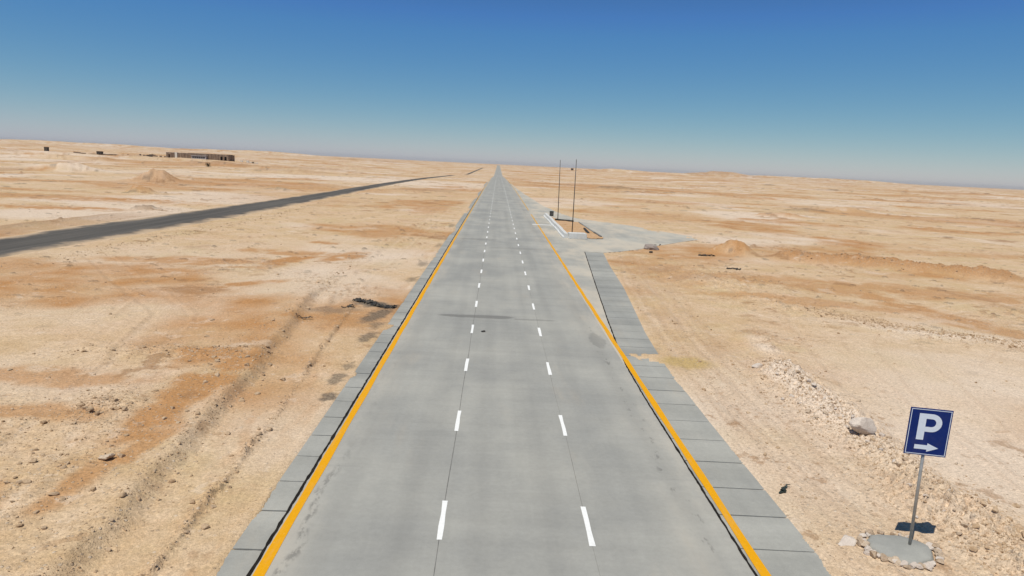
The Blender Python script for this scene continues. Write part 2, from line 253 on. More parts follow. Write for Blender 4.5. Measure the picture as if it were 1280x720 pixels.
    tongue = .32*np.clip(fbm(y/3.4+(x > 0)*7.7, y*0+(x > 0)*3., 3, 131)+.45*fbm(y/.55, x/.8, 3, 132)-.16, 0, 1)*(1-.6*sst(60, 120, y)) + .3*sst(60, 160, y)*(x < 0)*np.clip(.3+fbm(y/6, x*0, 3, 133), 0, 1)
    z = np.where((out > -tongue) & (out < .3), np.maximum(z, -.008+.016*sst(0, .12, out+tongue)), z)
    sa = sst(0.3, 3.0, aout); z = z*sa - .03*(1-sa); z = np.where(aout < .3, -.025-.13*sst(.5, 1.1, -aout), z)
    rub = np.maximum(rub, .8*np.exp(-((x-ASR(y)-3.3-.8*fbm(x/6, y/6, 3, 98))/.7)**2)*(.5+fbm(x/3, y/3, 3, 99))*(d < 160))
    return z + base, dict(orange=orange, pale=pale, dark=dark, brown=brown, rub=rub, yel=yel)
def terrain(x, y, n=24000):
    x = np.asarray(x, float); y = np.asarray(y, float); sh = x.shape; x = x.ravel(); y = y.ravel()
    if len(x) <= n: z, a = terrain_(x, y); return z.reshape(sh), a
    from concurrent.futures import ThreadPoolExecutor
    with ThreadPoolExecutor(4) as ex: res = list(ex.map(lambda i: terrain_(x[i:i+n], y[i:i+n]), range(0, len(x), n)))
    return np.concatenate([r[0] for r in res]).reshape(sh), {k: np.concatenate([r[1][k] for r in res]) for k in res[0][1]}
def hz(x, y): return float(terrain(np.array([x], float), np.array([y], float))[0][0])

# ------------------------------------------------------------------ scene helpers
def tag(o, label=None, cat=None, group=None, kind=None):
    if label: o['label'] = label
    if cat: o['category'] = cat
    if group: o['group'] = group
    if kind: o['kind'] = kind
    return o
def empty(name, loc, rz=0):
    o = bpy.data.objects.new(name, None); COL.objects.link(o); o.location = loc; o.rotation_euler = (0, 0, rz); o.empty_display_size = .3
    return o
def mesh_obj(name, V, F, mat, parent=None, smooth=False):
    me = bpy.data.meshes.new(name); me.from_pydata([tuple(v) for v in V], [], F); me.update()
    if smooth: me.polygons.foreach_set('use_smooth', [True]*len(me.polygons))
    if mat: me.materials.append(mat)
    o = bpy.data.objects.new(name, me); COL.objects.link(o)
    if parent: o.parent = parent
    return o
def bm_obj(name, bm, mat, parent=None, smooth=False):
    me = bpy.data.meshes.new(name); bm.to_mesh(me); bm.free()
    if smooth: me.polygons.foreach_set('use_smooth', [True]*len(me.polygons))
    if mat: me.materials.append(mat)
    o = bpy.data.objects.new(name, me); COL.objects.link(o)
    if parent: o.parent = parent
    return o
def np_mesh(name, V, quads, mat, smooth=True, attrs=None, parent=None):
    me = bpy.data.meshes.new(name); n = len(V); m, k = quads.shape
    me.vertices.add(n); me.vertices.foreach_set('co', np.ascontiguousarray(V, np.float32).ravel())
    me.loops.add(m*k); me.loops.foreach_set('vertex_index', np.ascontiguousarray(quads, np.int32).ravel())
    me.polygons.add(m); me.polygons.foreach_set('loop_start', np.arange(0, m*k, k, dtype=np.int32)); me.polygons.foreach_set('loop_total', np.full(m, k, np.int32))
    me.polygons.foreach_set('use_smooth', np.full(m, smooth, bool))
    me.update(calc_edges=True)
    for nm, a in (attrs or {}).items():
        at = me.attributes.new(nm, 'FLOAT', 'POINT'); at.data.foreach_set('value', np.ascontiguousarray(a, np.float32))
    me.materials.append(mat)
    o = bpy.data.objects.new(name, me); COL.objects.link(o)
    if parent: o.parent = parent
    return o
def add_box(bm, c, s, rz=0, taper=1.0, bevel=0):
    r = bmesh.ops.create_cube(bm, size=1.0); vs = r['verts']
    for v in vs:
        k = taper if v.co.z > 0 else 1
        v.co = Vector((v.co.x*s[0]*k, v.co.y*s[1]*k, v.co.z*s[2]))
    bmesh.ops.rotate(bm, verts=vs, cent=(0, 0, 0), matrix=Matrix.Rotation(rz, 3, 'Z')); bmesh.ops.translate(bm, verts=vs, vec=c)
    if bevel: bmesh.ops.bevel(bm, geom=list({e for v in vs for e in v.link_edges}), offset=bevel, segments=2, affect='EDGES')
    return vs
def add_tube(bm, a, b, r1, r2=None, n=14):
    a, b = Vector(a), Vector(b); r2 = r2 or r1; d = b-a
    q = d.to_track_quat('Z', 'Y').to_matrix().to_4x4(); q.translation = (a+b)/2
    bmesh.ops.create_cone(bm, cap_ends=True, segments=n, radius1=r1, radius2=r2, depth=d.length, matrix=q)

# ------------------------------------------------------------------ materials
class N:
    def __init__(s, name):
        s.m = bpy.data.materials.new(name); s.m.use_nodes = True; s.t = s.m.node_tree; s.t.nodes.clear()
        s.out = s.t.nodes.new('ShaderNodeOutputMaterial'); s.b = s.t.nodes.new('ShaderNodeBsdfPrincipled'); s.t.links.new(s.b.outputs[0], s.out.inputs[0])
        s.pos = s.t.nodes.new('ShaderNodeTexCoord').outputs['Object']
    def link(s, a, b): s.t.links.new(a, b)
    def put(s, inp, v):
        if hasattr(v, 'is_output'): s.link(v, inp)
        else: inp.default_value = v
    def noise(s, sc=(1, 1, 1), detail=3, rough=.5, scale=1.0, dist=0):
        mp = s.t.nodes.new('ShaderNodeMapping'); s.link(s.pos, mp.inputs[0]); mp.inputs['Scale'].default_value = sc if isinstance(sc, tuple) else (sc, sc, sc)
        n = s.t.nodes.new('ShaderNodeTexNoise'); s.link(mp.outputs[0], n.inputs['Vector']); n.inputs['Scale'].default_value = scale; n.inputs['Detail'].default_value = detail; n.inputs['Roughness'].default_value = rough; n.inputs['Distortion'].default_value = dist
        return n.outputs['Fac']
    def voro(s, sc, rand=1.0):
        v = s.t.nodes.new('ShaderNodeTexVoronoi'); s.link(s.pos, v.inputs['Vector']); v.inputs['Scale'].default_value = sc; v.inputs['Randomness'].default_value = rand
        return v.outputs['Distance'], v.outputs['Color']
    def rng(s, v, a, b, lo=0.0, hi=1.0):
        n = s.t.nodes.new('ShaderNodeMapRange'); n.interpolation_type = 'SMOOTHSTEP'; s.put(n.inputs[0], v)
        for i, q in zip((1, 2, 3, 4), (a, b, lo, hi)): n.inputs[i].default_value = q
        return n.outputs[0]
    def math(s, op, a, b=0.0, c=0.0):
        n = s.t.nodes.new('ShaderNodeMath'); n.operation = op; s.put(n.inputs[0], a); s.put(n.inputs[1], b); s.put(n.inputs[2], c); return n.outputs[0]
    def mix(s, f, a, b, mode='MIX'):
        n = s.t.nodes.new('ShaderNodeMix'); n.data_type = 'RGBA'; n.blend_type = mode; n.clamp_factor = True
        s.put(n.inputs[0], f); s.put(n.inputs[6], a if hasattr(a, 'is_output') else (*a, 1)); s.put(n.inputs[7], b if hasattr(b, 'is_output') else (*b, 1)); return n.outputs[2]
    def attr(s, nm):
        n = s.t.nodes.new('ShaderNodeAttribute'); n.attribute_name = nm; return n.outputs['Fac']
    def xyz(s):
        n = s.t.nodes.new('ShaderNodeSeparateXYZ'); s.link(s.pos, n.inputs[0]); return n.outputs
    def bump(s, h, strength=.5, dist=.02):
        n = s.t.nodes.new('ShaderNodeBump'); n.inputs['Strength'].default_value = strength; n.inputs['Distance'].default_value = dist; s.link(h, n.inputs['Height']); s.link(n.outputs[0], s.b.inputs['Normal'])
    def val(s, f, lo, hi):   # grey multiplier colour
        n = s.t.nodes.new('ShaderNodeCombineColor'); g = s.rng(f, 0.25, 0.75, lo, hi)
        for i in range(3): s.link(g, n.inputs[i])
        return n.outputs[0]
    def done(s, col, rough=.9, spec=.2, metal=0):
        s.put(s.b.inputs['Base Color'], col if hasattr(col, 'is_output') else (*col, 1)); s.put(s.b.inputs['Roughness'], rough); s.b.inputs['Specular IOR Level'].default_value = spec; s.b.inputs['Metallic'].default_value = metal
        return s.m

def soil_color(k):
    """shared desert soil look driven by the masks"""
    n1 = k.noise(.35, 5, .6); n2 = k.noise(2.3, 4, .6); n3 = k.noise(11, 3, .65)
    c = k.mix(k.rng(n1, .3, .7), (.545, .385, .220), (.63, .475, .325))
    c = k.mix(k.rng(k.noise((.11, .11, .1), 5, .65), .45, .7, 0, .75), c, (.60, .42, .285))
    c = k.mix(k.rng(k.noise((.17, .15, .1), 5, .65), .5, .72, 0, .7), c, (.52, .40, .22))
    c = k.mix(k.rng(n2, .35, .75, 0, .55), c, (.47, .315, .175))
    c = k.mix(k.attr('pale'), c, (.66, .54, .43))
    c = k.mix(k.math('MULTIPLY', k.attr('orange'), .92), c, (.43, .215, .082))
    c = k.mix(k.math('MULTIPLY', k.attr('brown'), .75), c, (.345, .205, .118))
    wd = k.math('ADD', k.math('MULTIPLY', k.noise((.05, .05, .1), 3, .6), 1.0), 0)
    for sc_, lo, amt in ((1.1, .60, .55), (.33, .595, .62), (.09, .585, .6)):
        nn = k.noise((sc_, sc_, sc_), 6, .68)
        c = k.mix(k.math('MULTIPLY', k.rng(nn, lo, lo+.055, 0, amt), k.rng(wd, .38, .55)), c, (.30, .165, .080))
        c = k.mix(k.rng(nn, .395, .34, 0, .38), c, (.64, .52, .405))
    c = k.mix(k.attr('yel'), c, (.47, .335, .15))
    return c, n1, n2, n3
def m_terrain():
    k = N('desert_soil'); c, n1, n2, n3 = soil_color(k)
    vd, vc = k.voro(9.0); vd2, _ = k.voro(24.0)
    sep = k.t.nodes.new('ShaderNodeSeparateColor'); k.link(vc, sep.inputs[0])
    rub = k.attr('rub')
    peb = k.math('MULTIPLY', k.rng(vd, .25, .42, 1, 0), k.rng(k.math('ADD', sep.outputs[0], k.math('MULTIPLY', rub, .6)), .90, 1.0))
    c = k.mix(k.math('MULTIPLY', peb, .7), c, k.mix(sep.outputs[1], (.30, .205, .13), (.62, .52, .41)))
    c = k.mix(k.math('MULTIPLY', k.attr('dark'), .93), c, k.mix(k.rng(n3, .3, .7), (.055, .047, .040), (.20, .165, .125)))
    c = k.mix(1.0, c, k.val(n3, .80, 1.16), 'MULTIPLY'); c = k.mix(1.0, c, k.val(k.noise(34, 2, .6), .84, 1.15), 'MULTIPLY')
    h = k.math('ADD', k.math('MULTIPLY', n2, .6), k.math('ADD', k.math('MULTIPLY', n3, .35), k.math('ADD', k.math('MULTIPLY', peb, .35), k.math('MULTIPLY', k.rng(vd2, 0, .5, 1, 0), .16))))
    k.bump(h, .75, .07)
    return k.done(c, .95, .08)
def ell(k, X, Y, cx, cy, rx_, ry_, nz, wob=.5):
    a = k.math('DIVIDE', k.math('SUBTRACT', X, cx), rx_); b = k.math('DIVIDE', k.math('SUBTRACT', Y, cy), ry_)
    d = k.math('ADD', k.math('MULTIPLY', a, a), k.math('MULTIPLY', b, b))
    return k.rng(k.math('ADD', d, k.math('MULTIPLY', k.math('SUBTRACT', nz, .5), wob*4)), .55, 1.15, 1, 0)
def m_concrete(name, base, dusty=0.0, marks=False, lay=False, slab=False):
    k = N(name); X, Y, Z = k.xyz()
    a = k.noise((.22, .16, .2), 5, .6); b = k.noise((.12, 1.7, 1), 4, .6); t = k.noise((1.5, .035, 1), 4, .55); f = k.noise(7, 4, .7); g = k.noise(60, 2, .6)
    c = k.mix(k.rng(a, .32, .68), tuple(q*.96 for q in base), tuple(q*e for q, e in zip(base, (1.24, 1.22, 1.18))))
    c = k.mix(1.0, c, k.val(b, .955, 1.04), 'MULTIPLY'); c = k.mix(1.0, c, k.val(t, .95, 1.045), 'MULTIPLY'); c = k.mix(1.0, c, k.val(f, .95, 1.05), 'MULTIPLY'); c = k.mix(1.0, c, k.val(g, .93, 1.07), 'MULTIPLY')
    dn = k.noise((.5, .13, 1), 5, .65)
    c = k.mix(k.rng(dn, .55, .8, 0, .35+dusty*.4), c, (.47, .40, .31))
    if slab:
        lv = k.voro(.64)[1]; c = k.mix(1.0, c, k.val(k.noise((.03, .64, 1), 0, 0), .93, 1.07), 'MULTIPLY')
    if lay:
        c = k.mix(k.rng(k.noise((.25, .1, 1), 5, .6), .40, .62, 0, .75), c, (.54, .475, .38))
    if marks:
        # dust worked in from both edges
        e = k.math('MAXIMUM', k.rng(X, 3.6, 5.6), k.rng(X, -2.9, -4.4))
        c = k.mix(k.math('MULTIPLY', e, k.rng(dn, .38, .7, .05, .42)), c, (.53, .47, .38))
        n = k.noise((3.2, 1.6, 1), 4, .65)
        m = k.math('MULTIPLY', ell(k, X, Y, -.8, 36.5, 2.2, .42, k.noise((1, 2, 1), 3)), .62)  # long dark strip across the lanes
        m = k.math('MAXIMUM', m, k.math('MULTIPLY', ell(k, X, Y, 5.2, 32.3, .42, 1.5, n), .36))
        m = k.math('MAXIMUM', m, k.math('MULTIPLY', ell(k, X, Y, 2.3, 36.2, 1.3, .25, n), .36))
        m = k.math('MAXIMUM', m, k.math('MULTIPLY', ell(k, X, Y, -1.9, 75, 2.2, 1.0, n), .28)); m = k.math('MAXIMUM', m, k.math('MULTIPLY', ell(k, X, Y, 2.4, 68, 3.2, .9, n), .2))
        # scuffed strip beside the right line
        band = k.rng(k.math('ABSOLUTE', k.math('SUBTRACT', X, k.math('ADD', 5.1, k.math('MULTIPLY', k.math('SUBTRACT', k.noise((0.01, .12, 1), 2), .5), .6)))), .08, .3, 1, 0)
        dab = k.rng(k.noise((4.0, 1.35, 1), 3, .65), .57, .68)
        m = k.math('MAXIMUM', m, k.math('MULTIPLY', k.math('MULTIPLY', band, dab), k.rng(Y, 30, 48, .5, .15)))
        # broken grey smear beside the left line
        cx = k.math('ADD', -3.98, k.math('MULTIPLY', k.math('SUBTRACT', k.noise((0.01, .35, 1), 3), .5), .9))
        band = k.rng(k.math('ABSOLUTE', k.math('SUBTRACT', X, cx)), .04, .17, 1, 0)
        dab = k.rng(k.noise((5.0, 2.4, 1), 4, .7), .45, .62)
        m = k.math('MAXIMUM', m, k.math('MULTIPLY', k.math('MULTIPLY', band, dab), k.math('MULTIPLY', k.rng(Y, 15.5, 19.5, .6, .12), k.rng(Y, 60, 120, 1, 0))))
        wp = None      # faint wheel paths, two to a lane
        for xc in (-3.5, -1.75, -.1, 1.6, 3.3, 5.0):
            q = k.rng(k.math('ABSOLUTE', k.math('SUBTRACT', X, xc)), .05, .5, 1, 0); wp = q if wp is None else k.math('MAXIMUM', wp, q)
        c = k.mix(k.math('MULTIPLY', k.math('MULTIPLY', wp, .22), k.rng(k.noise((.5, .05, 1), 4, .6), .35, .65)), c, (.20, .197, .185))
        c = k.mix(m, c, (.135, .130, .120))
        c = k.mix(k.rng(k.noise((.09, .9, 1), 5, .7), .62, .74, 0, .30), c, (.25, .245, .23))
    h = k.math('ADD', k.math('MULTIPLY', f, .5), k.math('MULTIPLY', g, .5)); k.bump(h, .25, .01)
    return k.done(c, .82, .3)
def m_flat(name, col, rough=.8, spec=.25, metal=0, var=.12, sc=9, dust=0.0):
    k = N(name); a = k.noise(sc, 4, .65); c = k.mix(1.0, col, k.val(a, 1-var, 1+var), 'MULTIPLY')
    if dust: c = k.mix(k.rng(k.noise(sc*.35, 4, .65), .45, .7, 0, dust), c, (.50, .40, .28))
    k.bump(a, .2, .01); return k.done(c, rough, spec, metal)
def m_paint(name, col, wear, wearcol=(.36, .355, .33)):
    k = N(name); a = k.noise((2.2, .5, 1), 4, .65); b = k.noise((14, 9, 5), 4, .7)
    c = k.mix(k.rng(a, .5, .8, 0, wear), col, wearcol); c = k.mix(k.rng(b, .60, .78, 0, wear*1.3), c, wearcol); c = k.mix(1.0, c, k.val(b, .94, 1.05), 'MULTIPLY')
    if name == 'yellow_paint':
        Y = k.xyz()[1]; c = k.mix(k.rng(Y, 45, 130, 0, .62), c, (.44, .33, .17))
    return k.done(c, .7, .12)
def m_asphalt():
    k = N('old_asphalt'); a = k.noise((.9, .03, 1), 5, .6); b = k.noise(.25, 5, .65); f = k.noise(5, 3, .6)
    c = k.mix(k.rng(a, .3, .7), (.070, .064, .057), (.125, .113, .098)); c = k.mix(1.0, c, k.val(f, .9, 1.1), 'MULTIPLY')
    e = k.attr('edge'); c = k.mix(k.rng(k.math('ADD', e, k.math('MULTIPLY', k.math('SUBTRACT', b, .5), 1.1)), .58, 1.04), c, (.47, .35, .235))
    c = k.mix(k.rng(b, .62, .8, 0, .35), c, (.36, .28, .20)); k.bump(f, .3, .02)
    return k.done(c, .9, .2)
def m_rock(name, lo, hi):
    k = N(name); inf = k.t.nodes.new('ShaderNodeObjectInfo').outputs['Random']; a = k.noise(4.5, 5, .65); b = k.noise(26, 3, .7)
    at = k.attr('tint'); t = k.math('FRACT', k.math('ADD', at, inf))
    c = k.mix(k.math('MULTIPLY', k.math('ADD', k.rng(a, .3, .7), t), .5), lo, hi); c = k.mix(1.0, c, k.val(b, .85, 1.12), 'MULTIPLY'); k.bump(b, .5, .02)
    return k.done(c, .93, .1)
def m_brickruin():
    k = N('ruin_wall'); X, Y, Z = k.xyz(); a = k.noise((1.1, 1.1, .15), 5, .65); b = k.noise(.7, 5, .65)
    c = k.mix(k.rng(a, .35, .65), (.17, .115, .085), (.33, .245, .18)); c = k.mix(1.0, c, k.val(b, .8, 1.15), 'MULTIPLY'); k.bump(a, .5, .15)
    return k.done(c, .95, .1)

M = dict(soil=m_terrain(),
    road=m_concrete('road_concrete', (.294, .291, .270), marks=True), slab=m_concrete('shoulder_concrete', (.290, .289, .268), slab=True),
    lay=m_concrete('layby_concrete', (.345, .336, .302), dusty=.6, lay=True), bed=m_flat('joint_bed', (.02, .018, .016), .95),
    tar=m_flat('joint_tar', (.016, .013, .011), .85, .1, var=.3, sc=6, dust=.03), joint=m_flat('sawn_joint', (.17, .165, .155), .9, var=.3, sc=3),
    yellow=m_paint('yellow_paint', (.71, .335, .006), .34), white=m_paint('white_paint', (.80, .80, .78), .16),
    asphalt=m_asphalt(), rock=m_rock('limestone', (.34, .235, .15), (.60, .49, .375)), rubble=m_rock('rubble', (.36, .235, .135), (.58, .44, .30)),
    palerock=m_rock('pale_rock', (.50, .42, .36), (.68, .60, .52)), greyrock=m_rock('grey_rock', (.27, .225, .20), (.40, .345, .31)),
    blue=m_flat('sign_blue', (.006, .024, .150), .55, .15, var=.08, sc=5, dust=.03), signwhite=m_flat('sign_white', (.68, .75, .84), .5, .2, var=.04), galv=m_flat('galvanised_steel', (.40, .40, .39), .5, .4, .55, var=.15),
    pole=m_flat('dark_steel', (.10, .092, .085), .6, .3, .3), footing=m_concrete('footing_concrete', (.29, .29, .27)), barrier=m_flat('barrier_concrete', (.60, .60, .58), .85, var=.1, sc=2, dust=.25),
    darkmetal=m_flat('dark_metal', (.035, .040, .038), .6, .3, .4, dust=.1), black=m_flat('black_plastic', (.022, .021, .020), .65, .35, var=.3, sc=6, dust=.25), ruin=m_brickruin(),
    whitewall=m_flat('white_wall', (.62, .58, .52), .9, var=.1, sc=1), greywall=m_flat('pale_wall', (.40, .38, .40), .9, var=.1, sc=1), opening=m_flat('dark_interior', (.022, .020, .020), .9), hut=m_flat('weathered_board', (.09, .07, .055), .9, var=.25, sc=2),
    leaf=m_flat('scrub_leaf', (.075, .060, .032), .9, var=.3, sc=3), bark=m_flat('scrub_bark', (.12, .08, .05), .9), shoe=m_flat('green_black_rubber', (.030, .040, .034), .6, .4, var=.4, sc=14))

# ------------------------------------------------------------------ the ground
def build_ground():
    f = 682.7
    ys = [-9.0]
    while ys[-1] < 13000:
        y = ys[-1]
        if y < 9: st = .10
        else:
            v = f*CAM_H/y                       # rows below the horizon, about half a pixel each and finer far away
            st = y*y/(f*CAM_H)*(.55 if v > 60 else .4 if v > 25 else .22)
            st = max(st, .022); st = min(st, 20 if y < 3300 else 260)
        ys.append(y+st)
    Y = np.array(ys)
    s1 = np.arange(0, .86, .00155); s2 = .86+np.cumsum(np.linspace(.002, .03, 90)); S = np.concatenate([-s2[::-1], -s1[:0:-1], s1, s2])
    S = S[np.abs(S) < 2.4]
    SS, YY = np.meshgrid(S, Y); XX = SS*(YY+10.5)
    zz, at = terrain(XX.ravel(), YY.ravel())
    V = np.stack([XX.ravel(), YY.ravel(), zz], 1); nx = len(S); ny = len(Y)
    i = (np.arange(ny-1)[:, None]*nx + np.arange(nx-1)[None]).ravel()
    q = np.stack([i, i+1, i+nx+1, i+nx], 1)
    o = np_mesh('desert_ground', V, q, M['soil'], True, {k: np.clip(v, 0, 1) for k, v in at.items()}); tag(o, kind='structure')
    print('ground', len(V), ny, nx)
    return o
build_ground()

# ------------------------------------------------------------------ the air
def build_haze():
    bm = bmesh.new(); add_box(bm, (0, 6500, 2), (34000, 13600, 80)); m = bpy.data.materials.new('air'); m.use_nodes = True; t = m.node_tree; t.nodes.clear()
    o_ = t.nodes.new('ShaderNodeOutputMaterial'); v = t.nodes.new('ShaderNodeVolumePrincipled'); t.links.new(v.outputs[0], o_.inputs['Volume'])
    v.inputs['Color'].default_value = (.88, .88, .88, 1); v.inputs['Density'].default_value = 4.0e-5; v.inputs['Anisotropy'].default_value = .2
    o = bm_obj('haze', bm, m); tag(o, kind='stuff', label='thin dusty air over the whole desert plain', cat='haze')
build_haze()

# ------------------------------------------------------------------ pavements
def rows(a, b, near=.5, k=.012):
    out = [a]
    while out[-1] < b: out.append(min(b, out[-1]+max(near, k*abs(out[-1]))))
    return np.array(out)
def strip(V, F, ys, xl, xr, dz, nx=1, prof_on=True):
    """append a sheet between xl(y) and xr(y)"""
    n0 = len(V)
    for y in ys:
        a, b = xl(y), xr(y)
        for j in range(nx+1): V.append((a+(b-a)*j/nx, y, (prof(y) if prof_on else 0)+dz))
    for r in range(len(ys)-1):
        for j in range(nx):
            i = n0+r*(nx+1)+j; F.append((i, i+1, i+nx+2, i+nx+1))
cst = lambda v: (lambda y: v)
hy = rows(-9, 3000)
V, F = [], []; strip(V, F, hy, cst(-4.60), cst(5.80), 0.0, 4)
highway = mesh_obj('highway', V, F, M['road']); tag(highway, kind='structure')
for nm, xc, y0, y1 in [('yellow_line', -4.40, -9, 420), ('yellow_line', 6.00, -9, 118), ('yellow_line', 6.00, 128, 420)]:
    V, F = [], []; strip(V, F, rows(y0, y1, .4), lambda y: xc-.108+.012*math.sin(y*1.3), lambda y: xc+.108+.012*math.sin(y*1.1+1), .006)
    mesh_obj(nm, V, F, M['yellow'], highway)
def dash(V, F, xc, y0):
    e = [.0 + rnd.uniform(-.012, .012) for _ in range(8)]
    n0 = len(V); L = 1.78
    for j in range(4):
        y = y0+L*j/3; V.append((xc-.062+e[j], y, prof(y)+.005)); V.append((xc+.062+e[j+4], y, prof(y)+.005))
    for j in range(3): i = n0+2*j; F.append((i, i+1, i+3, i+2))
VS, FS = [], []
for k in range(-3, 150):
    for xc, y0 in ((-.95, 13.92), (2.46, 13.86)):
        y = y0+6.265*k
        if k < 47:
            V, F = [], []; dash(V, F, xc, y); mesh_obj('lane_dash', V, F, M['white'], highway)
        else: dash(VS, FS, xc, y)
tag(mesh_obj('lane_dash_far', VS, FS, M['white'], highway), kind='stuff')
for xc, w in ((-.95, .010), (2.46, .004)):
    V, F = [], []; strip(V, F, rows(-9, 260, .5), lambda y: xc-w+.01*math.sin(y*.7), lambda y: xc+w+.01*math.sin(y*.7+.3), .003)
    mesh_obj('lane_joint', V, F, M['joint'], highway)
V, F = [], []; strip(V, F, [97.2, 97.9], cst(5.2), cst(8.0), .009); mesh_obj('cross_line', V, F, M['white'], highway)
# tar seams, wobbling in width
def tarseam(fx, y0, y1, w):
    V, F = [], []; j = lambda y, s: .55*perlin(np.array([y*1.7+s]), np.array([s*3.1]), 5)[0] + .6*perlin(np.array([y*5.1+s]), np.array([s*1.1]), 6)[0]
    strip(V, F, rows(y0, y1, .12, .008), lambda y: fx(y)-w*(1+.8*j(y, 1.3)), lambda y: fx(y)+w*(1+.8*j(y, 7.7)), .004)
    mesh_obj('tar_seam', V, F, M['tar'], highway)
tarseam(cst(-4.585), -9, 240, .038); tarseam(lambda y: SEAM(y)-.01, -9, 68, .032)

def shoulder(name, y0, y1, xl, xr, seed):
    rr = random.Random(seed); V, F = [], []; y = y0
    while y < y1:
        L = rr.uniform(1.46, 1.68); g = rr.uniform(.032, .058); b = min(y+L-g, y1); dz = -.008+rr.uniform(-.004, .002); sk = .05 if seed == 2 else .0
        n0 = len(V); ns = 4
        jit = [rr.uniform(-.006, .006) for _ in range(10)]
        for tz in (0, -.14):
            for end, yy in ((0, y), (1, b)):
                for j in range(ns+1):
                    t = j/ns; V.append((xl(yy)+.004+(xr(yy)-xl(yy)-.004)*t, yy-sk*t+jit[end*5+j], prof(yy)+dz+tz))
        m = ns+1
        for j in range(ns):
            F.append((n0+j, n0+j+1, n0+m+j+1, n0+m+j))
            F.append((n0+2*m+j, n0+2*m+j+1, n0+j+1, n0+j)); F.append((n0+m+j, n0+m+j+1, n0+3*m+j+1, n0+3*m+j))
        F.append((n0, n0+m, n0+3*m, n0+2*m)); F.append((n0+ns+m, n0+ns, n0+ns+2*m, n0+ns+3*m))
        y += L
    o = mesh_obj(name, V, F, M['slab']); tag(o, kind='structure')
    V, F = [], []; strip(V, F, rows(y0, y1, 1), xl, lambda q: xr(q)-.02, -.10); mesh_obj('joint_bed', V, F, M['bed'], o)
shoulder('shoulder_paving', -8.2, 330, cst(XL), cst(-4.60), 1)
shoulder('shoulder_paving', -8.0, 67.7, lambda y: SEAM(y), XR, 2)
# lay-by apron, from the seam outwards, then past the island and back to the road
V, F = [], []
ya = np.unique(np.concatenate([rows(24.5, 67.7, .8), rows(67.72, 135, .5, .003), rows(135, 320, .8)]))
strip(V, F, ya, cst(5.802), lambda y: SEAM(y)-.012 if y < 67.71 else XR(y), -.004, 6)
lay = mesh_obj('layby_apron', V, F, M['lay']); tag(lay, kind='structure')
# old asphalt road
V, F, ed = [], [], []
for y0, y1 in ((25, 575), (800, 1650)):
    ys = rows(y0, y1, 1.0); n = 8; n0 = len(V)
    for y in ys:
        a, b = float(ASL(y)), float(ASR(y)); a += .25*perlin(np.array([y/7]), np.array([.3]), 3)[0]; b += .25*perlin(np.array([y/6]), np.array([4.3]), 4)[0]
        for j in range(n+1): V.append((a+(b-a)*j/n, y, prof(y)+.03-.06*(abs(j/n*2-1))**4)); ed.append(abs(j/n*2-1) if y1 < 700 or y > 830 else 1)
    for r in range(len(ys)-1):
        for j in range(n): i = n0+r*(n+1)+j; F.append((i, i+1, i+n+2, i+n+1))
old = mesh_obj('old_asphalt_road', V, F, M['asphalt'], smooth=True); at = old.data.attributes.new('edge', 'FLOAT', 'POINT'); at.data.foreach_set('value', ed); tag(old, kind='structure')

# ------------------------------------------------------------------ stones and rubble
def rock_mesh(seed, sub, flat=.65, ang=.5):
    rr = random.Random(seed); bm = bmesh.new(); bmesh.ops.create_icosphere(bm, subdivisions=sub, radius=.5)
    planes = [(Vector((rr.gauss(0, 1), rr.gauss(0, 1), rr.gauss(0, 1))).normalized(), rr.uniform(.24, .40)) for _ in range(9)]
    for v in bm.verts:
        for n, d in planes:
            e = v.co.dot(n)
            if e > d: v.co -= n*(e-d)*.92
        v.co *= 1+.16*mnoise.noise(v.co*3+Vector((seed*3.1, 0, 0)))+.06*mnoise.noise(v.co*9+Vector((0, seed*2.7, 0)))
        v.co.z *= flat
    return bm
ROCKS = []
for s in range(9):
    bm = rock_mesh(s+1, 3, rnd.uniform(.55, .8)); me = bpy.data.meshes.new('stone'); bm.to_mesh(me); bm.free(); ROCKS.append(me)
def stone(x, y, s, label, group=None, mat='rock', name='stone', var=None, sz=(1, 1, 1), rz=None, sink=.18, cat='stone', z=None):
    me = ROCKS[var if var is not None else rnd.randrange(len(ROCKS))]
    me = me if me.materials and me.materials[0] == M[mat] else stone_mesh(me, mat)
    o = bpy.data.objects.new(name, me); COL.objects.link(o)
    o.location = (x, y, (hz(x, y) if z is None else z)+s*sz[2]*(.28-sink)); o.scale = (s*sz[0], s*sz[1], s*sz[2]); o.rotation_euler = (rnd.uniform(-.25, .25), rnd.uniform(-.25, .25), rnd.uniform(0, 6.28) if rz is None else rz)
    return tag(o, label, cat, group)
_sm = {}
def stone_mesh(me, mat):
    if (me.name, mat) not in _sm: c = me.copy(); c.materials.clear(); c.materials.append(M[mat]); _sm[(me.name, mat)] = c
    return _sm[(me.name, mat)]
rg = np.random.default_rng(11)
ZONES = [  # n, sampler, size range, label, group
    ('windrow', 14000), ('spill', 4000), ('leftrub', 11000), ('scarp', 5000), ('leftwin', 5000), ('rightgrade', 10000), ('general', 12000), ('farrub', 2600), ('berm', 1200), ('bank', 1500), ('asph', 1500)]
P = []
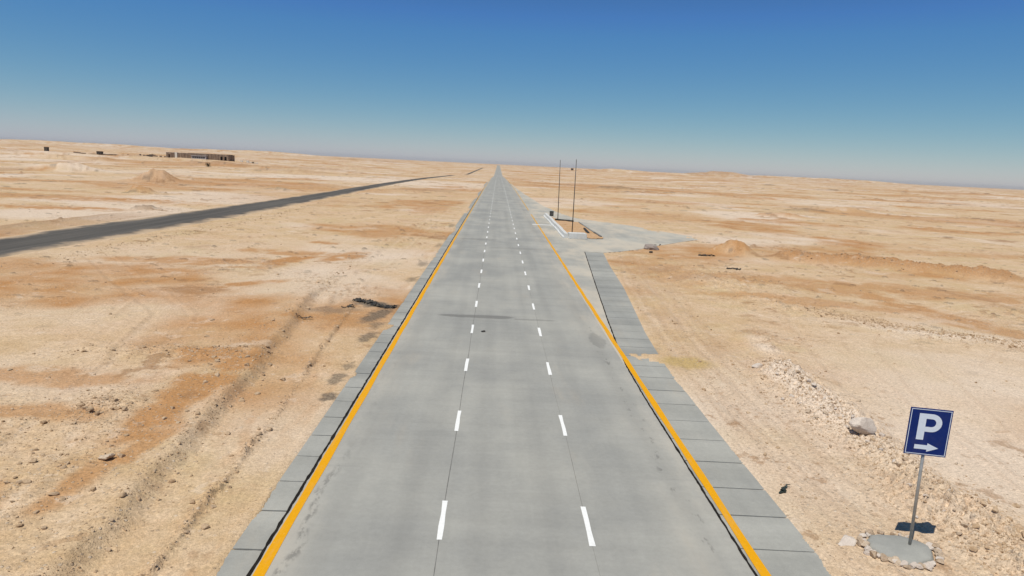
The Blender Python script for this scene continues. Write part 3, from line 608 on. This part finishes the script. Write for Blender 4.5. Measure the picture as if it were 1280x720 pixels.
for zi, (zn, n) in enumerate(ZONES):
    u = rg.random(n); g1 = rg.normal(size=n); g2 = rg.normal(size=n); p = rg.pareto(2.4, n)
    if zn == 'windrow': y = 12+18*u; x = WINR(y)+g1*.70; s = .035*(1+p)
    elif zn == 'spill': y = 13.2+g2*2.2; x = 12.7+g1*1.1; s = .03*(1+p)
    elif zn == 'leftrub':
        c = np.array([(-12.6, 27.2, 2.6, .8), (-14.5, 16.5, 1.2, 1.2), (-12.2, 20.5, .7, 1.0), (-13, 12.5, 1.3, 1.2), (-10.8, 15, .9, 3), (-12, 22, 4, 6), (-10.5, 25, .8, 6)])[rg.integers(0, 7, n)]
        x = c[:, 0]+g1*c[:, 2]; y = c[:, 1]+g2*c[:, 3]; s = .032*(1+p)
    elif zn == 'scarp': y = 10+50*u**1.5; x = SCARP(y)+.1+g1*.3-.3*np.abs(g2); s = .03*(1+p)
    elif zn == 'leftwin': y = 10+28*u**1.3; x = WINL(y)+g1*.13; s = .022*(1+.7*p)
    elif zn == 'rightgrade': y = 10+45*u**1.4; x = XR(y)+.25+3.6*rg.random(n); s = .020*(1+.7*p)
    elif zn == 'general': y = 9+80*u**1.6; x = (rg.random(n)*2-1)*(y*.85+4); s = .022*(1+.9*p)*(1+y/60)
    elif zn == 'farrub': t_ = u; x = 20+13*t_+g1*.7; y = 43-10.5*t_**.7+g2*.6; s = .075*(1+p)
    elif zn == 'berm':
        t = u*4; i = np.clip(t.astype(int), 0, 3); b = np.array(BERM); x = b[i, 0]+(b[i+1, 0]-b[i, 0])*(t-i)+g1*.8; y = b[i, 1]+(b[i+1, 1]-b[i, 1])*(t-i)+g2*.8; s = .07*(1+p)
    elif zn == 'bank': x = 17.5+g1*3.5; y = 50+g2*8; s = .045*(1+p)
    else: y = 50+80*u; x = ASR(y)+3.2+g1*.7; s = .07*(1+p)
    s = np.minimum(s, .40)
    ok = (np.maximum(XL-x, x-XR(y)) > .12) & (np.maximum(ASL(y)-x, x-ASR(y)) > .3) & (y > 8) & (np.hypot((x-9.5)/1.0, (y-14.05)/.9) > 1)
    s = s*np.where(zn == 'windrow', .46, .54)
    P.append(np.stack([x, y, s, np.full(n, zi)], 1)[ok])
P = np.concatenate(P)
app = P[:, 2]/np.hypot(P[:, 0], P[:, 1]); vis = (np.abs(P[:, 0]-.03*P[:, 1]) < .76*P[:, 1]+0) & (P[:, 1] > 11.5)
order = np.argsort(-(app*vis)); big = order[:255]; small = np.setdiff1d(np.arange(len(P)), big)
LAB = dict(windrow=('pale angular stone in the rubble ridge along the right verge', 'stones in the right verge ridge'), spill=('tan stone in the loose rubble beside the parking sign', 'stones beside the parking sign'),
    leftrub=('tan stone on the churned ground left of the highway', 'stones on the churned ground'), scarp=('small stone on the low bank left of the highway', 'stones on the left bank'),
    leftwin=('small stone in the narrow gravel ridge beside the left shoulder', 'stones in the left gravel ridge'), rightgrade=('small stone on the graded verge beside the right shoulder', 'stones on the graded right verge'),
    general=('lone stone lying on open desert sand', 'stones on open sand'), farrub=('stone in the line of rubble crossing the flat right of the sign', 'stones in the far rubble line'),
    berm=('brown clod on the long earth berm right of the lay-by', 'clods on the earth berm'), bank=('stone on the uneven sandy bank below the lay-by', 'stones on the sandy bank'), asph=('stone beside the old asphalt road', 'stones beside the old asphalt road'))
zb = terrain(P[big, 0], P[big, 1])[0]
for (x, y, s, zi), z in zip(P[big], zb):
    zn = ZONES[int(zi)][0]; l, g_ = LAB[zn]
    stone(x, y, s*1.15, l, g_, 'palerock' if zn == 'windrow' and rnd.random() < .3 else 'rock' if zn in ('windrow', 'spill') else 'rubble', sz=(1, rnd.uniform(.7, 1), rnd.uniform(.7, 1.1)), z=z)
def gravel(idx):
    bm = bmesh.new(); bmesh.ops.create_icosphere(bm, subdivisions=1, radius=.5); base = np.array([v.co[:] for v in bm.verts]); fc = np.array([[v.index for v in f.verts] for f in bm.faces]); bm.free()
    n = len(idx); q = P[idx]; z = terrain(q[:, 0], q[:, 1])[0]
    B = base[None]*(1+rg.normal(size=(n, len(base), 1))*.20); sc = np.stack([np.ones(n), rg.uniform(.6, 1, n), rg.uniform(.45, .85, n)], 1)*q[:, 2:3]
    B = B*sc[:, None]; a = rg.random(n)*6.283; c, s = np.cos(a)[:, None], np.sin(a)[:, None]
    tl = rg.normal(size=(n, 1))*.3; x, y, zz = B[..., 0], B[..., 1], B[..., 2]; zz = zz+x*tl
    Vv = np.stack([x*c-y*s+q[:, 0:1], x*s+y*c+q[:, 1:2], zz+z[:, None]+.12*q[:, 2:3]], -1).reshape(-1, 3)
    Ff = (fc[None]+(np.arange(n)*len(base))[:, None, None]).reshape(-1, 3)
    o = np_mesh('gravel', Vv, Ff, M['rubble'], False, dict(tint=np.repeat(rg.random(n), len(base)))); tag(o, kind='stuff', label='loose gravel and small stones scattered over the desert sand', cat='gravel')
gravel(small)

# single rocks one can point at
stone(12.15, 20.75, 1.0, 'largest pale rock on the right verge, beyond the parking sign', None, 'palerock', 'boulder', 2, (1, .8, 1.15), .4, .1, cat='boulder')
stone(16.9, 73.0, 1.75, 'big grey boulder at the near edge of the lay-by apron', None, 'greyrock', 'boulder', 4, (1.25, .8, .75), -.3, .12, cat='boulder')
stone(13.3, 13.7, .42, 'chunky tan rock at the far right edge of the photo, right of the parking sign', None, 'rock', 'boulder', 5, (1, .9, .9), .9, .1, cat='boulder')
stone(-9.85, 16.9, .40, 'tan flat rock alone on the left bank, the largest on that bank', None, 'rock', 'boulder', 1, (1.2, .8, .7), .2, .1, cat='boulder')
stone(8.45, 14.35, .52, 'flat whitish rock slab beside the footing of the parking sign', None, 'palerock', 'boulder', 6, (1.1, .75, .35), .6, .1, cat='boulder')
stone(11.6, 28.3, .5, 'whitish rock at the far end of the right rubble ridge', None, 'palerock', 'boulder', 3, (1, .8, .8), .1, .1, cat='boulder')

# ------------------------------------------------------------------ parking sign
gz = hz(9.79, 14.16)
ps = empty('parking_sign', (9.79, 14.16, gz)); tag(ps, 'blue parking sign with white letter P and right arrow on grey pole', 'sign')
bm = bmesh.new(); n = 44; rings = []
for rr_, zz in ((1.0, -.25), (1.0, .02), (.955, .075), (.88, .105), (.5, .108)):
    ring = []
    for i in range(n):
        a = i/n*2*math.pi; k = 1+.05*math.sin(3*a+.5)+.035*math.sin(7*a)+(.035*rnd.uniform(-1, 1) if rr_ > .9 else 0)
        ring.append(bm.verts.new((-.27+.71*rr_*k*math.cos(a), -.10+.60*rr_*k*math.sin(a), zz+(.008*rnd.uniform(-1, 1) if rr_ > .9 else 0))))
    rings.append(ring)
for a, b in zip(rings[:-1], rings[1:]):
    for i in range(n): bm.faces.new((a[i], a[(i+1) % n], b[(i+1) % n], b[i]))
bm.faces.new(rings[-1]); bm_obj('footing', bm, M['footing'], ps, True)
lean = R(2.4)
bm = bmesh.new(); add_tube(bm, (0, 0, .0), (-.045, 0, 3.25), .034); pole = bm_obj('pole', bm, M['galv'], ps, True)
bd = bpy.data.objects.new('sign_board', None)
BW, BH = .86, 1.09
def poly_ext(name, pts, y0, y1, mat, parent, holes=None):
    bm = bmesh.new(); vs = [bm.verts.new((u, y1, v)) for u, v in pts]
    f_ = bm.faces.new(vs); r = bmesh.ops.extrude_face_region(bm, geom=[f_]); vv = [g for g in r['geom'] if isinstance(g, bmesh.types.BMVert)]
    for v in vv: v.co.y = y0
    bmesh.ops.recalc_face_normals(bm, faces=bm.faces); return bm_obj(name, bm, mat, parent)
bd = poly_ext('sign_board', [(-BW/2, -BH/2), (BW/2, -BH/2), (BW/2, BH/2), (-BW/2, BH/2)], -.012, .012, M['blue'], ps)
bd.location = (-.035, -.052, 2.87-gz); bd.rotation_euler = (R(1), R(.2), R(-11))
# border frame
def frame(name, w, h, t, y0, y1, mat, parent):
    bm = bmesh.new()
    o_ = [(-w, -h), (w, -h), (w, h), (-w, h)]; i_ = [(-w+t, -h+t), (w-t, -h+t), (w-t, h-t), (-w+t, h-t)]
    f0 = [bm.verts.new((u, y0, v)) for u, v in o_]; f1 = [bm.verts.new((u, y0, v)) for u, v in i_]; b0 = [bm.verts.new((u, y1, v)) for u, v in o_]; b1 = [bm.verts.new((u, y1, v)) for u, v in i_]
    for i in range(4):
        j = (i+1) % 4; bm.faces.new((f0[i], f0[j], f1[j], f1[i])); bm.faces.new((f0[j], f0[i], b0[i], b0[j])); bm.faces.new((f1[i], f1[j], b1[j], b1[i]))
    return bm_obj(name, bm, mat, parent)
frame('border', BW/2-.022, BH/2-.022, .013, -.0145, -.011, M['signwhite'], bd)
# letter P: stem and bowl
pts = [(-.235, -.185), (-.085, -.185), (-.085, .015), (.03, .015)]
cx, cy, ro, vo = .04, .22, .215, .205
for i in range(1, 18): a = -math.pi/2+math.pi*i/18; pts.append((cx+ro*math.cos(a), cy+vo*math.sin(a)))
pts += [(.03, .425), (-.235, .425)]
inner = [(-.085, .315), (.025, .315)] + [(.03+.098*math.cos(math.pi/2-math.pi*i/12), .22+.095*math.sin(math.pi/2-math.pi*i/12)) for i in range(1, 12)] + [(.025, .125), (-.085, .125)]
def bowl_mesh():
    # outline with a hole, bridged through the stem: split into stem and bowl ring quads
    bm = bmesh.new(); y0, y1 = -.0155, -.011
    def prism(poly):
        a = [bm.verts.new((u, y0, v)) for u, v in poly]; b = [bm.verts.new((u, y1, v)) for u, v in poly]
        bm.faces.new(a)
        for i in range(len(poly)): j = (i+1) % len(poly); bm.faces.new((a[j], a[i], b[i], b[j]))
    prism([(-.235, -.185), (-.085, -.185), (-.085, .425), (-.235, .425)])
    m = 14; O, I = [(-.085, .425), (.04, .425)], [(-.085, .310), (.04, .310)]
    for i in range(1, m): a = math.pi/2-math.pi*i/m; O.append((.04+.205*math.cos(a), .2175+.2075*math.sin(a))); I.append((.04+.085*math.cos(a), .2175+.0925*math.sin(a)))
    O += [(.04, .010), (-.085, .010)]; I += [(.04, .125), (-.085, .125)]
    a0 = [bm.verts.new((u, y0, v)) for u, v in O]; a1 = [bm.verts.new((u, y0, v)) for u, v in I]; b0 = [bm.verts.new((u, y1, v)) for u, v in O]; b1 = [bm.verts.new((u, y1, v)) for u, v in I]
    for i in range(len(O)-1):
        bm.faces.new((a0[i], a0[i+1], a1[i+1], a1[i])); bm.faces.new((a0[i+1], a0[i], b0[i], b0[i+1])); bm.faces.new((a1[i], a1[i+1], b1[i+1], b1[i]))
    bmesh.ops.recalc_face_normals(bm, faces=bm.faces)
    return bm
bm_obj('letter', bowl_mesh(), M['signwhite'], bd)
poly_ext('arrow', [(-.24, -.405), (.02, -.405), (.02, -.455), (.25, -.355), (.02, -.255), (.02, -.305), (-.24, -.305)], -.0155, -.011, M['signwhite'], bd)
bm = bmesh.new()
for v in (-.30, .30): add_box(bm, (0, .024, v), (.5, .022, .035)); 
bm_obj('bracket', bm, M['galv'], bd)
# rough stones packed around the footing
for i in range(54):
    a = i/54*2*math.pi+rnd.uniform(-.06, .06); front = math.sin(a) < .35 or math.cos(a) < -.3
    if not front and rnd.random() < .3: continue
    s = rnd.uniform(.13, .27) if front else rnd.uniform(.09, .17); k = .98+rnd.uniform(0, .16)
    x, y = 9.52+.76*k*math.cos(a), 14.06+.65*k*math.sin(a)
    stone(x, y, s, 'rough tan stone packed around the round concrete footing', 'stones around the sign footing', 'rock' if rnd.random() < .7 else 'palerock', sz=(1, .8, .95), sink=.05)

# ------------------------------------------------------------------ lay-by island
isl = [(8.75, 81.4), (10.9, 81.6), (11.5, 80.9), (12.9, 81.3), (13.2, 82.6), (12.8, 88), (12.7, 95), (12.6, 104.9), (11.7, 105.4), (10.6, 107.5), (9.3, 112), (8.75, 114)]
def island():
    bm = bmesh.new(); xs = np.linspace(8.3, 13.4, 70); ys = np.linspace(80.6, 114.4, 200); from_poly = np.array(isl)
    V, F, idx = [], [], {}
    def inside(px, py):
        c = False; j = len(isl)-1
        for i in range(len(isl)):
            if (isl[i][1] > py) != (isl[j][1] > py) and px < (isl[j][0]-isl[i][0])*(py-isl[i][1])/(isl[j][1]-isl[i][1])+isl[i][0]: c = not c
            j = i
        return c
    XX, YY = np.meshgrid(xs, ys); zz = .06+.10*fbm(XX/1.6, YY/1.6, 4, 33)+.1*gauss2(XX, YY, 11.2, 85.5, .8, 1.6)
    for r in range(len(ys)):
        for c in range(len(xs)):
            if inside(xs[c], ys[r]): idx[r, c] = len(V); V.append((xs[c], ys[r], max(.01, float(zz[r, c]))))
    for (r, c) in list(idx):
        if all(k in idx for k in ((r+1, c), (r, c+1), (r+1, c+1))): F.append((idx[r, c], idx[r, c+1], idx[r+1, c+1], idx[r+1, c]))
    o = mesh_obj('island_sand', V, F, M['soil'], smooth=True)
    at = o.data.attributes.new('orange', 'FLOAT', 'POINT'); at.data.foreach_set('value', [.45]*len(V)); tag(o, kind='structure')
island()
def kerb(a, b, w=.22, h=.2, mat='slab'):
    a, b = Vector(a), Vector(b); d = b-a; bm = bmesh.new(); L = d.length
    add_box(bm, (0, 0, 0), (L, w, h), 0, 1, .02); o = bm_obj('kerb', bm, M[mat])
    o.location = ((a.x+b.x)/2, (a.y+b.y)/2, h/2-.02); o.rotation_euler = (0, 0, math.atan2(d.y, d.x)); return o
tag(kerb((12.95, 83.2), (12.85, 88.4), mat='joint'), 'short low kerb at the near right corner of the lay-by island', 'kerb')
tag(kerb((12.83, 88.8), (12.7, 104.4)), 'long low kerb along the right side of the lay-by island', 'kerb')
tag(kerb((11.85, 86.6), (12.1, 93.0), .26, .28, 'darkmetal'), 'dark kerb stub lying on the sand of the lay-by island near its right side', 'kerb')
tag(kerb((11.9, 105.0), (9.3, 107.0), .3, .28, 'darkmetal'), 'dark kerb closing the far end of the lay-by island', 'kerb')
def barrier(L, name='concrete_barrier', wb=.78, wt=.40, h=.55):
    pr_ = [(-wb/2, 0), (wb/2, 0), (wb/2, .12), (wt/2+.04, .22), (wt/2, h), (-wt/2, h), (-wt/2-.04, .22), (-wb/2, .12)]
    V = [(x, s*L/2, z) for s in (-1, 1) for x, z in pr_]; n = 8; F = [tuple(range(n))[::1], tuple(range(2*n-1, n-1, -1))] + [(i, i+n, (i+1) % n+n, (i+1) % n) for i in range(n)]
    o = mesh_obj(name, V, F, M['barrier']); return o
L = 6.9; pro = None
words = ['nearest', 'second nearest', 'middle', 'second farthest', 'farthest']
for i in range(5):
    o = barrier(L-.08) if pro is None else pro.copy()
    if pro is None: pro = o
    else: COL.objects.link(o)
    o.location = (8.38-.02*i+(.06 if i % 2 else 0), 80.4+L*(i+.5), -.004); o.rotation_euler = (0, 0, R(rnd.uniform(-.5, .5)))
    tag(o, f'{words[i]} pale concrete barrier of the row between highway and lay-by', 'barrier', 'concrete barriers along the lay-by island')
bm = bmesh.new(); add_box(bm, (0, 0, .33), (2.15, 1.5, .66), 0, .95, .03); blk = bm_obj('concrete_block', bm, M['barrier']); blk.location = (9.72, 80.75, -.006); blk.rotation_euler = (0, 0, R(4)); tag(blk, 'wide pale concrete block closing the near end of the lay-by island', 'block')
for (x, y, hgt, l) in ((9.73, 86.43, 9.25, 'tall thin bare metal pole nearer the camera on the lay-by island'), (9.73, 107.6, 9.3, 'tall thin bare metal pole at the far end of the lay-by island')):
    t = empty('pole', (x, y, .03)); tag(t, l, 'pole', 'tall bare poles on the lay-by island')
    bm = bmesh.new(); add_tube(bm, (0, 0, 0), (-.03 if y < 90 else -.15, 0, hgt), .062, .045); bm_obj('shaft', bm, M['pole'], t, True)
    bm = bmesh.new(); add_box(bm, (0, 0, .03), (.4, .4, .10), 0, .9); bm_obj('base_plate', bm, M['footing'], t)
t = empty('cabinet', (9.35, 115.6, 0), .1); tag(t, 'small dark metal cabinet beyond the row of concrete barriers', 'cabinet')
bm = bmesh.new(); add_box(bm, (0, 0, .42), (.62, .4, .76), 0, 1, .015); bm_obj('body', bm, M['darkmetal'], t)
bm = bmesh.new(); add_box(bm, (0, 0, .83), (.7, .48, .05), 0, .92); bm_obj('lid', bm, M['darkmetal'], t)
bm = bmesh.new(); add_box(bm, (0, -.206, .42), (.5, .012, .62)); dr = bm_obj('door', bm, M['pole'], t)
bm = bmesh.new(); add_box(bm, (.18, -.222, .44), (.03, .02, .12)); bm_obj('handle', bm, M['galv'], dr)
bm = bmesh.new(); add_box(bm, (0, 0, .02), (.6, .38, .06)); bm_obj('plinth', bm, M['footing'], t)

# ------------------------------------------------------------------ litter
def crumple(name, pts, w, mat, seed, lift=.10, nx=15, loops=1.0):
    """a torn crumpled strip following pts on the ground"""
    P_ = [Vector((x, y, 0)) for x, y in pts]; V, F = [], []; segs = 34
    tot = (len(P_)-1)*segs
    for r in range(tot+1):
        t = r/segs; i = min(int(t), len(P_)-2); c = P_[i].lerp(P_[i+1], t-i); d = (P_[i+1]-P_[i]).normalized(); s_ = Vector((-d.y, d.x, 0))
        ww = w*(.55+.9*abs(mnoise.noise(Vector((r*.07, seed, 0)))))*(1 if 0 < r < tot else .3)
        for j in range(nx):
            q = (j/(nx-1)-.5)*ww*(1+.8*mnoise.noise(Vector((r*.21, seed, 3)))); p_ = c+s_*(q+.35*w*mnoise.noise(Vector((r*.1, 4, seed)))); n_1 = mnoise.noise(Vector((p_.x*3, p_.y*3, seed))); n_2 = mnoise.noise(Vector((p_.x*9, p_.y*9, seed+5)))
            V.append((p_.x+.08*n_2, p_.y+.06*n_1, .03+lift*max(0, .45+n_1)+.11*n_2))
    A = np.array(V); A[:, 2] += terrain(A[:, 0], A[:, 1])[0]; V = A.tolist()
    for r in range(tot):
        for j in range(nx-1): i = r*nx+j; F.append((i, i+1, i+nx+1, i+nx))
    o = mesh_obj(name, V, F, M[mat]); md = o.modifiers.new('thickness', 'SOLIDIFY'); md.thickness = .012; return o
tag(crumple('crumpled_strip', [(-8.05, 39.25), (-7.5, 39.0), (-7.0, 38.9), (-6.75, 38.3), (-6.3, 37.95), (-5.45, 37.75)], .65, 'black', 3, .08), 'long crumpled black scrap lying from the sand to the left shoulder edge', 'scrap')
tag(crumple('crumpled_strip', [(-8.35, 37.3), (-8.0, 37.25), (-7.75, 37.5)], .18, 'black', 8, .14), 'small black scrap on the sand left of the long black scrap', 'scrap')
tag(crumple('crumpled_strip', [(20.9, 69.1), (21.7, 68.8), (22.5, 68.95)], .7, 'black', 12, .10), 'dark flat scrap on the sand near the orange earth mound', 'scrap')
tag(crumple('crumpled_strip', [(17.9, 77.0), (18.3, 77.2), (18.9, 77.1)], .3, 'black', 15, .2), 'dark scrap at the lay-by edge just beyond the grey boulder', 'scrap')
tag(crumple('crumpled_strip', [(10.95, 68.05), (11.4, 69.2), (12.6, 70.3), (14.5, 71.6)], .26, 'black', 21, .08), 'thin dark strip along the broken near edge of the lay-by apron', 'scrap')  # dark line of the apron edge, built as a thin crumpled strip
tag(crumple('crumpled_strip', [(20.6, 59.5), (21.2, 59.4), (21.8, 59.2)], .5, 'black', 25, .05), 'dark scrap on the sandy bank below the lay-by', 'scrap')
tag(crumple('crumpled_strip', [(-9.9, 33.9), (-9.5, 33.95), (-9.1, 34.1)], .2, 'hut', 28, .1), 'rust brown scrap on reddish soil left of the low bank', 'scrap')
stone(-.39, 33.04, .20, 'small dark lump lying on the highway between the lane dashes', None, 'black', 'lump', 3, (1.2, .8, .8), .1, .02, cat='lump', z=0.0)
stone(16.0, 69.2, .42, 'small dark stone on the sand in front of the grey boulder', None, 'hut', 'lump', 0, (1, .8, 1), .1, .02, cat='lump')
sh = empty('sandal', (7.94, 16.80, hz(7.94, 16.80)+.01), R(35)); tag(sh, 'dark green discarded sandal on the sand beside the right shoulder', 'sandal')
def sole(pts, z0, z1):
    bm = bmesh.new(); f_ = bm.faces.new([bm.verts.new((x, y, z0)) for x, y in pts]); r = bmesh.ops.extrude_face_region(bm, geom=[f_])
    for g in r['geom']:
        if isinstance(g, bmesh.types.BMVert): g.co.z = z1
    bmesh.ops.recalc_face_normals(bm, faces=bm.faces); return bm
bm_obj('sole', sole([(.15*math.cos(a)*(1 if math.cos(a) > 0 else 1.0), (.055 if math.cos(a) > 0 else .042)*math.sin(a)) for a in [i/20*6.283 for i in range(20)]], 0, .03), M['shoe'], sh)
bm = bmesh.new()
for i in range(9):
    a0, a1 = math.pi*i/9, math.pi*(i+1)/9
    add_box(bm, (.05, .058*math.cos((a0+a1)/2), .03+.05*math.sin((a0+a1)/2)), (.09, .026, .014))
bm_obj('strap', bm, M['shoe'], sh)
tag(crumple('crumpled_strip', [(8.0, 16.98), (8.12, 17.02), (8.2, 17.1)], .09, 'shoe', 31, .05), 'dark green fragment just beyond the discarded sandal', 'scrap')

# ------------------------------------------------------------------ far buildings
def part_box(name, boxes, mat, parent):
    bm = bmesh.new()
    for c, s in boxes: add_box(bm, c, s)
    return bm_obj(name, bm, M[mat], parent)
def ruin():
    x0, y0, x1, y1 = -263, 556, -212, 552; L = math.hypot(x1-x0, y1-y0); gz_ = min(hz(x0, y0), hz(x1, y1), hz(-240, 554))-.3
    b = empty('ruined_building', (x0, y0, gz_), math.atan2(y1-y0, x1-x0)); tag(b, 'long low brown ruined building far left on the desert plain', 'building')
    H_ = 4.9; D = 9
    # front wall with real door openings, side and back walls
    ops = [(2.6, 1.5), (19.2, 1.4), (30.5, 1.6), (45.0, 1.7), (48.2, 1.7)]; boxes = []; x = 0.0
    for c, w in ops: boxes.append(((x+(c-w/2-x)/2, 0, H_/2), (c-w/2-x, .45, H_))); boxes.append(((c, 0, H_-.7), (w, .45, 1.4))); x = c+w/2
    boxes.append(((x+(L-x)/2, 0, H_/2), (L-x, .45, H_)))
    boxes += [((.22, D/2, H_/2), (.45, D-.46, H_)), ((L-.22, D/2, H_/2), (.45, D-.46, H_)), ((L/2, D, H_/2), (L, .45, H_))]
    w = part_box('wall', boxes, 'ruin', b)
    rr = random.Random(4)
    for i in range(26):
        xx = 1.0+i*(L-2)/25
        if any(abs(xx-c) < 1.3 for c, _ in ops): continue
        part_box('pier', [((xx, -.36, (H_-.2)/2), (.55, .26, H_-.2+rr.uniform(-.3, .3)))], 'ruin', b)
    part_box('roof', [((L*.66, D/2, H_+.12), (L*.62, D+.5, .24))], 'ruin', b)
    part_box('white_pier', [((8.4, -.55, 2.6), (1.9, .55, 5.3))], 'whitewall', b)
    a = empty('annex', (x0+21.5, y0-4.6, hz(x0+21.5, y0-4.6)-.4), math.atan2(y1-y0, x1-x0)); tag(a, 'low pale annex with a row of dark openings in front of the ruined building', 'building')
    part_box('wall', [((6, 2, 1.4), (11.6, 3.6, 2.8))], 'greywall', a); part_box('roof', [((6, 2, 2.9), (12.4, 4.4, .22))], 'greywall', a)
    for i in range(6): part_box('window', [((1.5+i*1.75, .19, 1.55), (1.35, .06, 1.3))], 'opening', a)
ruin()
def lowwall(name, pts, h, t, label, mat='ruin', seed=1):
    rr = random.Random(seed); bm = bmesh.new()
    for (ax, ay), (bx, by) in zip(pts[:-1], pts[1:]):
        n = max(2, int(math.hypot(bx-ax, by-ay)/2.2))
        for i in range(n):
            if rr.random() < .18: continue
            u = (i+.5)/n; x = ax+(bx-ax)*u; y = ay+(by-ay)*u; hh = h*rr.uniform(.45, 1.1)
            add_box(bm, (x, y, hz(x, y)+hh/2-.3), (2.1, t, hh+.6), math.atan2(by-ay, bx-ax)+rr.uniform(-.1, .1), rr.uniform(.8, 1))
    return tag(bm_obj(name, bm, M[mat]), label, 'wall')
lowwall('ruined_wall', [(-362, 600), (-330, 596), (-302, 592)], 1.5, .6, 'broken low wall on the far left between two dark huts', seed=2)
lowwall('ruined_wall', [(-318, 640), (-288, 632), (-276, 640)], 2.6, .6, 'long brown wall directly left of the ruined building', seed=5)
lowwall('ruined_wall', [(-286, 560), (-272, 552)], 1.4, .6, 'short dark broken wall in front of the long brown wall', mat='hut', seed=6)
lowwall('ruined_wall', [(-205, 556), (-190, 554)], 1.2, .7, 'low pale rubble wall right of the ruined building', mat='whitewall', seed=8)
def hut(x, y, w, d, h, label):
    b = empty('hut', (x, y, hz(x, y)-.1)); tag(b, label, 'hut')
    part_box('wall', [((0, 0, h/2), (w, d, h))], 'hut', b); part_box('roof', [((0, 0, h+.08), (w+.5, d+.5, .16))], 'hut', b); part_box('door', [((.2*w, -d/2-.03, .95), (.9, .06, 1.9))], 'opening', b)
hut(-383, 598, 2.6, 2.6, 4.2, 'tiny dark hut at the far left edge of the desert'); hut(-338, 597, 4.0, 3, 3.4, 'small dark hut left of the ruined building, by a broken wall')
hut(214, 2000, 7, 6, 5.5, 'tiny dark hut on the horizon just right of the tall poles')
def shrub(x, y, s, label):
    z = hz(x, y); b = empty('shrub', (x, y, z)); tag(b, label, 'shrub'); rr = random.Random(int(x*7+y)); bm = bmesh.new()
    for i in range(420):
        p_ = Vector((rr.gauss(0, .33)*s, rr.gauss(0, .3)*s, abs(rr.gauss(.55, .3))*s)); a = Vector((rr.gauss(0, 1), rr.gauss(0, 1), rr.gauss(0, 1))).normalized()*s*.11; c = Vector((rr.gauss(0, 1), rr.gauss(0, 1), rr.gauss(0, 1))).normalized()*s*.08
        bm.faces.new([bm.verts.new(q) for q in (p_-a, p_+c, p_+a)])
    bm_obj('foliage', bm, M['leaf'], b); bm = bmesh.new()
    for i in range(6): add_tube(bm, (0, 0, -.05), (rr.gauss(0, .25)*s, rr.gauss(0, .25)*s, .8*s), .04*s, .012*s, 6)
    bm_obj('stem', bm, M['bark'], b)
shrub(-150, 362, 1.9, 'dark brown shrub on the plain below the ruined building')
shrub(-192, 548, 1.3, 'small dark shrub right of the ruined building')
